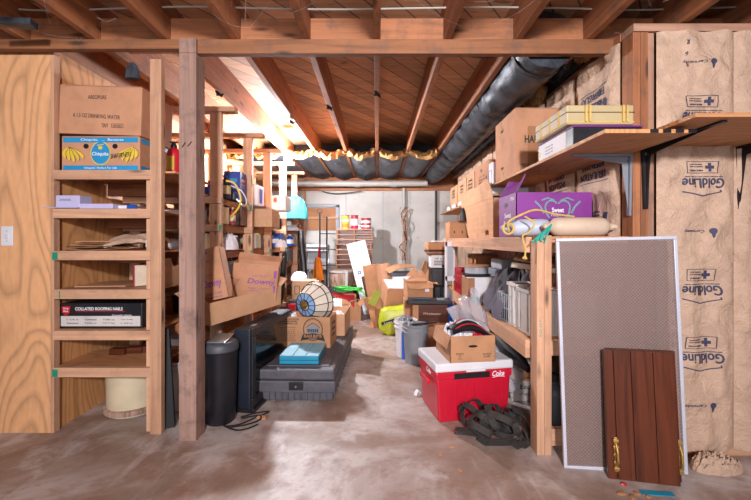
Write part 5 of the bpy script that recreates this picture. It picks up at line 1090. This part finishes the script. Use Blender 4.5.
# stack of slatted trays with tins
ordn = ['topmost', 'second', 'third', 'fourth', 'fifth', 'sixth', 'seventh', 'eighth', 'ninth', 'tenth', 'eleventh', 'twelfth', 'thirteenth', 'fourteenth', 'fifteenth', 'bottom']
base = None; TX, TY, TW, TD, TP = X(354.5, 6.4), 6.42, .6, .4, .083
for i in range(16):
    z = .012+TP*(15-i)
    if base is None:
        base = thing('slatted_tray', '', 'tray', (TX, TY, z), (0, 0, 0), 'stacked slatted trays by the rear wall')
        for y in (-1, 1): make('rail', MB().bb(-TW/2, TW/2, y*TD/2-.012*(y > 0), y*TD/2+.012*(y < 0), .056, .08), M['old_x'], base)
        for x in (-TW/2+.012, 0, TW/2-.012): make('cross_block', MB().bb(x-.012, x+.012, -TD/2+.013, TD/2-.013, 0, .078), M['joist_y'], base)
        make('panel', MB().bb(-TW/2+.024, TW/2-.024, -TD/2+.14, TD/2-.05, .004, .05), M['dark_wood_x'], base); o = base  # dark filler added so the gaps between slats look shaded
    else: o = copy_tree(base); o.location.z = z
    o.rotation_euler.z = random.uniform(-.03, .03); o.location.x = TX+random.uniform(-.012, .012)
    o['label'] = ordn[i]+' tray'+(' from the top' if 0 < i < 15 else '')+' in the tall stack of slatted wooden trays'
    if i == 0: o['label'] = 'topmost slatted wooden tray, carrying the three tins'
    if i == 15: o['label'] = 'bottom slatted wooden tray of the tall stack, on the floor'
zt = .012+TP*15+.083
def tin(label, px, r, h, mat, band, txt=None):
    T = thing('tin_can', label, 'can', (X(px, 6.35), 6.36, zt), group='tins on the tray stack'); make('body', MB().lathe([(r, 0), (r, h)], 24), M[mat], T, smooth=True); make('rim', MB().lathe([(r+.004, h), (r+.004, h+.008), (r-.01, h+.008), (r-.01, h)], 24), M['dkmetal'], T)
    for (a, b, mt) in band: make('print_band', MB().lathe([(r+.0012, h*a), (r+.0012, h*b)], 24, cap=False), M[mt], T, smooth=True)
tin('yellow and orange tin on the left of the tray stack', 345.5, .062, .22, 'yellow', [(.1, .35, 'orange'), (.55, .7, 'paper')]); tin('tall pink and white tin in the middle of the tray stack', 354.5, .062, .22, 'red', [(.25, .75, 'paper')]); tin('wide red and white tin on the right of the tray stack', 366, .085, .17, 'redx', [(.15, .35, 'paper'), (.55, .8, 'paper')])
tin('tiny white jar between the pink and the wide tin', 359.5, .022, .07, 'paper', [(.4, .6, 'bluep')])
# leaning sheets
T = thing('foam_board', 'long white foam board with blue square emblem leaning on the tray stack', 'board', (X(374, 5.8)-.0, 5.8, 0), (-.12, -.25, .05)); make('board', MB().bb(-.15, .15, 0, .025, 0, 1.16), M['paper'], T, bevel=.002)
mark(T, 'emblem', [rect(.05, .05)], (-.06, -.001, .68), FR, 'dkblue'); mark(T, 'emblem', [rect(.02, .02)], (-.06, -.002, .68), FR, 'paper'); mark(T, 'blue_band', [rect(.14, .05)], (0, -.001, .18), FR, 'bluep'); mark(T, 'emblem', ringp(.06, .06, .01), (-.07, -.001, .22), FR, 'dkblue')
for k in range(4): mark(T, 'print_lines', line([(-.08+.05*k, 0), (-.08+.05*k, .25)], .005), (0, -.001, .78), FR, 'ltgrey')
for k in range(2): text(T, 'FOAMULAR', .16, .02, (.02, -.001, .42-.06*k), mat='grey')
for k, (x, yb, ww_, hh_, ro, mt, l) in enumerate(((X(390, 5.5), 5.42, .21, .80, -.12, 'card', 'front tall flattened tan carton leaning left of the yellow sack'), (X(380, 5.6), 5.58, .26, .78, -.16, 'card_d', 'second flattened carton leaning behind the tall tan one'), (X(391, 5.8), 5.72, .2, .72, -.1, 'card_l', 'third flattened pale carton in the leaning group'), (X(374, 5.7), 5.70, .12, .6, -.22, 'dark_wood_z', 'narrow dark board in the leaning group'))):
    m = MB(); m.sheet(lambda u, v: ((u-.5)*ww_, .012*math.sin(u*6+k), v*hh_), 10, 6, .012); o = solo('flattened_carton', l, 'cardboard', m, M[mt], (x, yb, .02), (-.2, ro, .1)); 
    if k == 0: mark(o, 'fold_line', line([(-.05, 0), (-.05, .78)], .004)+line([(.05, .1), (.05, .7)], .003), (0, -.02, 0), FR, 'card_d')
random.seed(9)
for k in range(7):
    h_ = random.uniform(.2, .42); m = MB(); a = random.uniform(-.35, .35); m.sheet(lambda u, v: ((u-.5)*.07+.05*math.sin(v*3+k)*.6, .03*math.sin(v*4+k), v*h_), 3, 8, .004)
    solo('paper_strip', ('first', 'second', 'third', 'fourth', 'fifth', 'sixth', 'seventh')[k]+' strip, counted from the left, of the torn brown paper left of the yellow sack', 'paper', m, M['strip' if k % 3 else 'card_d'], (X(371+2.1*k, 4.9), 4.9+.05*(k % 3), 0), (-.1, a*.6, random.uniform(-.5, .5)), group='torn brown paper strips', smooth=True)
m = MB(); m.sheet(lambda u, v: ((u-.5)*.1, 0, (v-.5)*.2), 2, 2, .006); solo('olive_folder', 'small olive green folder stuck in the torn brown paper', 'folder', m, M['limed'], (X(375, 4.85), 4.84, .40), (0, .5, .3))
# yellow sack with carton
m = MB(); N = 22
def bag(u, v):                                                     # closed pillow surface
    th = u*2*math.pi; ph = v*math.pi; sgn = lambda a, e: math.copysign(abs(a)**e, a)
    x = .21*sgn(math.cos(th), .45)*sgn(math.sin(ph), .4); y = .13*sgn(math.sin(th), .6)*sgn(math.sin(ph), .5); z = .165-.165*sgn(math.cos(ph), .6)
    z *= 1+.25*max(0, x/.21)*(z/.33); nn = noise.noise(Vector((x*9, y*9, z*9)))*.022+noise.noise(Vector((x*22, y*22, z*22)))*.01
    return (x+nn, y+nn, max(.001, z+nn))
rg = [[m.b.verts.new(bag(i/44, j/N)) for i in range(44)] for j in range(1, N)]
for a, b in zip(rg, rg[1:]):
    for i in range(44): m.b.faces.new((a[i], a[(i+1) % 44], b[(i+1) % 44], b[i]))
m.b.faces.new(rg[0]); m.b.faces.new(rg[-1][::-1])
T = thing('yellow_sack', 'bright lime yellow plastic sack slumped on the floor', 'sack', (.235, 4.62, 0), (0, 0, .05)); make('sack', m, M['lime'], T, smooth=True)
mark(T, 'printed_band', line([(-.19, -.035), (-.1, -.01), (0, .02), (.1, .035)], .035), (0, -.163, .19), FR, 'ink', .002); text(T, 'Lawn Food', .2, .022, (-.06, -.166, .183), rot=(math.pi/2, -.22, 0), mat='paper'); text(T, 'NET WT 40', .08, .02, (.08, -.163, .09), mat='ink')
T, b, s = carton('tan carton with white paper top resting on the yellow sack', (.25, 4.86, .345), (.36, .34, .24), 0, 'card', rot=(.25, .06, .2), tape=False); make('paper_top', MB().box((.0, 0, .248), (.33, .31, .006)), M['paper'], T, bevel=.001)
simple_box('support_box', 'plain carton hidden under the tan carton behind the yellow sack', 'box', (.26, 4.96, 0), (.34, .3, .29), .1, 'card_d', .004)
# buckets
bucket('grey plastic bucket full of tools in front of the yellow sack', (.365, 3.54, 0), .116, .36, 'pail', handle=False); bucket('white bucket with blue stripe behind the grey bucket', (.29, 3.74, 0), .11, .36, 'white', handle=False)
mark(None, 'x', [], (0, 0, 0)) if False else None
simple_box('blue_label', 'blue label card standing against the white bucket', 'label', (.262, 3.612, .0), (.05, .004, .26), .0, 'bluep', .0)
random.seed(12)
for k in range(4):
    a = 1.5*k; r = random.uniform(.03, .06); T_ = random.uniform(.35, .43)
    m = MB().tube([(r*math.cos(a), r*math.sin(a), .1), (1.4*r*math.cos(a)+random.uniform(-.06, .1), 1.2*r*math.sin(a), T_)], random.uniform(.006, .013), 7)
    solo('hand_tool', ('dark iron', 'shiny steel', 'black', 'pale grey')[k]+' tool handle sticking up out of the grey plastic bucket', 'tool', m, M[('dkmetal', 'metal', 'black', 'ltgrey')[k % 4]], (.365, 3.54, 0), smooth=True, group='tools in the grey bucket')
m = MB().at((.29, 3.74, .32)).heap(.17, .17, .09, 91, 18, .7, 4); solo('tangled_wire', 'tangle of grey wire and metal in the white bucket', 'wire', m, M['grey'], smooth=True)
simple_box('putty_knife', 'flat steel bar lying across the grey bucket rim', 'tool', (.44, 3.5, .365), (.26, .03, .012), .35, 'dkmetal', .002)
# wooden box with black case
simple_box('brown_carton', 'plain brown carton on the floor under the brown wooden box', 'box', (.55, 4.03, 0), (.4, .32, .30), 0, 'card_d', .004)
T = thing('wooden_box', 'brown wooden box with pale lettering behind the grey bucket', 'box', (.565, 4.0, .302), (0, 0, -.12)); m = MB(); 
make('case', MB().box((0, 0, .09), (.36, .28, .18)), M['dark_wood_x'], T, bevel=.004); text(T, 'Winchester', .18, .022, (.02, -.1415, .09), mat='cream', shear=.3); make('end_panel', MB().box((-.15, -.142, .09), (.06, .006, .17)), M['card_o'], T)
T = thing('tool_case', 'long black open tool case lying on the brown wooden box', 'case', (.55, 3.98, .483), (0, 0, -.1)); make('tray', MB().box((0, 0, .02), (.46, .24, .04)), M['black'], T, bevel=.008); make('handle', MB().box((-.08, -.02, .05), (.2, .05, .022)), M['dkgrey'], T, bevel=.006); make('latch', MB().box((.12, -.05, .05), (.08, .06, .02)), M['grey'], T, bevel=.004)
# open carton, plastics, leaning flaps
simple_box('lower_carton', 'plain carton on the floor under the open brown carton', 'box', (.49, 4.52, 0), (.34, .3, .45), 0, 'card', .004)
T, b, s = carton('open brown carton with white sticker behind the long black tool case', (.49, 4.50, .452), (.3, .28, .19), .1, 'card_o', opened=(140, 70, None, 100), flen=.5); mark(b, 'sticker', [rect(.05, .05)], (.08, -s[1]/2-.001, .12), FR, 'paper')
m = MB().at((.49, 4.45, .53)).heap(.2, .18, .09, 94, 14, .5, 3); solo('red_cloth', 'red cloth in the open brown carton with the sticker', 'cloth', m, M['redx'], smooth=True)
simple_box('lower_carton', 'plain carton on the floor beneath the grey plastic trays', 'box', (.38, 5.15, 0), (.5, .36, .48), 0, 'card_d', .004)
simple_box('plastic_tray', 'grey plastic tray at the bottom of the pile near the rear wall', 'tray', (.36, 5.12, .482), (.42, .3, .1), .08, 'grey', .01)
simple_box('plastic_tray', 'pale slab on the grey plastic tray', 'tray', (.38, 5.1, .584), (.34, .28, .08), -.05, 'white', .01); simple_box('plastic_tray', 'dark tray on top of the pale slab', 'tray', (.35, 5.13, .666), (.38, .3, .05), .1, 'dkgrey', .008)
m = MB(); m.sheet(lambda u, v: ((u-.5)*.38, (v-.5)*.3, .04*u+.03*math.sin(u*4)), 8, 4, .006); solo('cardboard_sheet', 'bent cardboard sheet on top of the dark tray', 'cardboard', m, M['card_o'], (.32, 5.15, .75), (.1, -.15, .2))
for k, (px, py, D, w_, h_, ro, l) in enumerate(((424, 290, 4.8, .2, .42, .55, 'large brown cardboard flap slanting right behind the open carton'), (418, 285, 4.95, .2, .36, .75, 'second slanting cardboard flap behind the first'), (426, 275, 5.0, .16, .3, -.5, 'small cardboard box side leaning on the black cabinet'))):
    m = MB(); m.sheet(lambda u, v: ((u-.5)*w_, .02*math.sin(u*5), (v-.5)*h_), 6, 4, .006); solo('cardboard_flap', l, 'cardboard', m, M[('card', 'card_o', 'card_o')[k]], (X(px, D), D, Z(py, D)+.03), (-.25, -ro, .2))
simple_box('support_box', 'tall dark carton on the floor under the black cabinet boxes', 'box', (.76, 4.72, 0), (.2, .25, .385), 0, 'card_d', .004)
simple_box('black_canister', 'narrow black canister below the square black cabinet', 'canister', (.74, 4.62, .386), (.09, .1, .198), 0, 'black', .015); simple_box('support_box', 'dark box beside the narrow black canister', 'box', (.76, 4.78, .386), (.2, .14, .198), 0, 'dkgrey', .004)
simple_box('black_cabinet', 'square glossy black cabinet near the far bench end', 'cabinet', (.765, 4.7, .586), (.2, .25, .225), 0, 'black', .012)
T, b, s = carton('small white printed carton on the square black cabinet', (.755, 4.68, .812), (.19, .22, .15), 0, 'white', tape=False); text(b, 'HP 61', .1, .03, (0, -s[1]/2-.001, .11)); mark(b, 'print_lines', [rect(.12, .01, 0, -.022*k) for k in range(3)]+[rect(.03, .03, .05, -.06)], (0, -s[1]/2-.001, .08))
for k in range(3): simple_box('wood_board', ('bottom', 'middle', 'top')[k]+' of the three brown boards stacked on the small white printed carton', 'board', (.74-.01*k, 4.68, .964+.022*k), (.22, .2, .02), .08*k, ('dark_wood_x', 'card_d', 'dark_wood_x')[k], .001)
carton('flat brown carton with white paper on the brown boards', (.74, 4.7, 1.031), (.24, .22, .09), .05, 'card_o', tape=False); simple_box('paper_sheet', 'white paper sheet on the flat brown carton', 'paper', (.77, 4.66, 1.129), (.16, .14, .012), .1, 'paper', .001)
T = thing('window_sash', 'narrow white framed sash standing at the far bench post', 'window', (.815, 4.2, 0), (0, 0, .0)); f = MB()
for s_, c in (((.105, .03, .05), (0, 0, 1.105)), ((.105, .03, .05), (0, 0, .72)), ((.105, .03, .04), (0, 0, .02)), ((.022, .03, 1.13), (-.042, 0, .565)), ((.014, .03, .4), (.046, 0, .93))): f.box(c, s_)
make('frame', f, M['white'], T); make('pane', MB().box((.002, 0, .912), (.07, .006, .34)), M['tub'], T)
m = MB().at((X(450, 4.05), 4.05, 0)).heap(.1, .14, .6, 97, 14, .5, 3); solo('blue_cloth', 'blue cloth bundle at the foot of the narrow white sash', 'cloth', m, M['bluep'], smooth=True)
simple_box('red_tin', 'small red tin left of the blue cloth bundle', 'tin', (.71, 4.3, 0), (.06, .08, .48), 0, 'redx', .01)
m = MB(); m.sheet(lambda u, v: ((u-.5)*.05, (v-.5)*.03, .035*math.sin(u*3)), 5, 4, .003); solo('paper_scrap', 'small pale paper scrap on the floor at the cooler back corner', 'scrap', m, M['paper'], (.30, 2.78, .004), (0, 0, .6))
for k, (px, py) in enumerate(((452, 447), (441, 454), (460, 470))): D = 431/(py-240); solo('dry_leaf', ('nearest the straps', 'left one', 'nearest the camera')[k]+' of the dry leaf crumbs on the bare floor', 'leaf', MB().heap(.035, .02, .006, k+5, 8), M['card_o'], (X(px, D), D, 0), (0, 0, k))
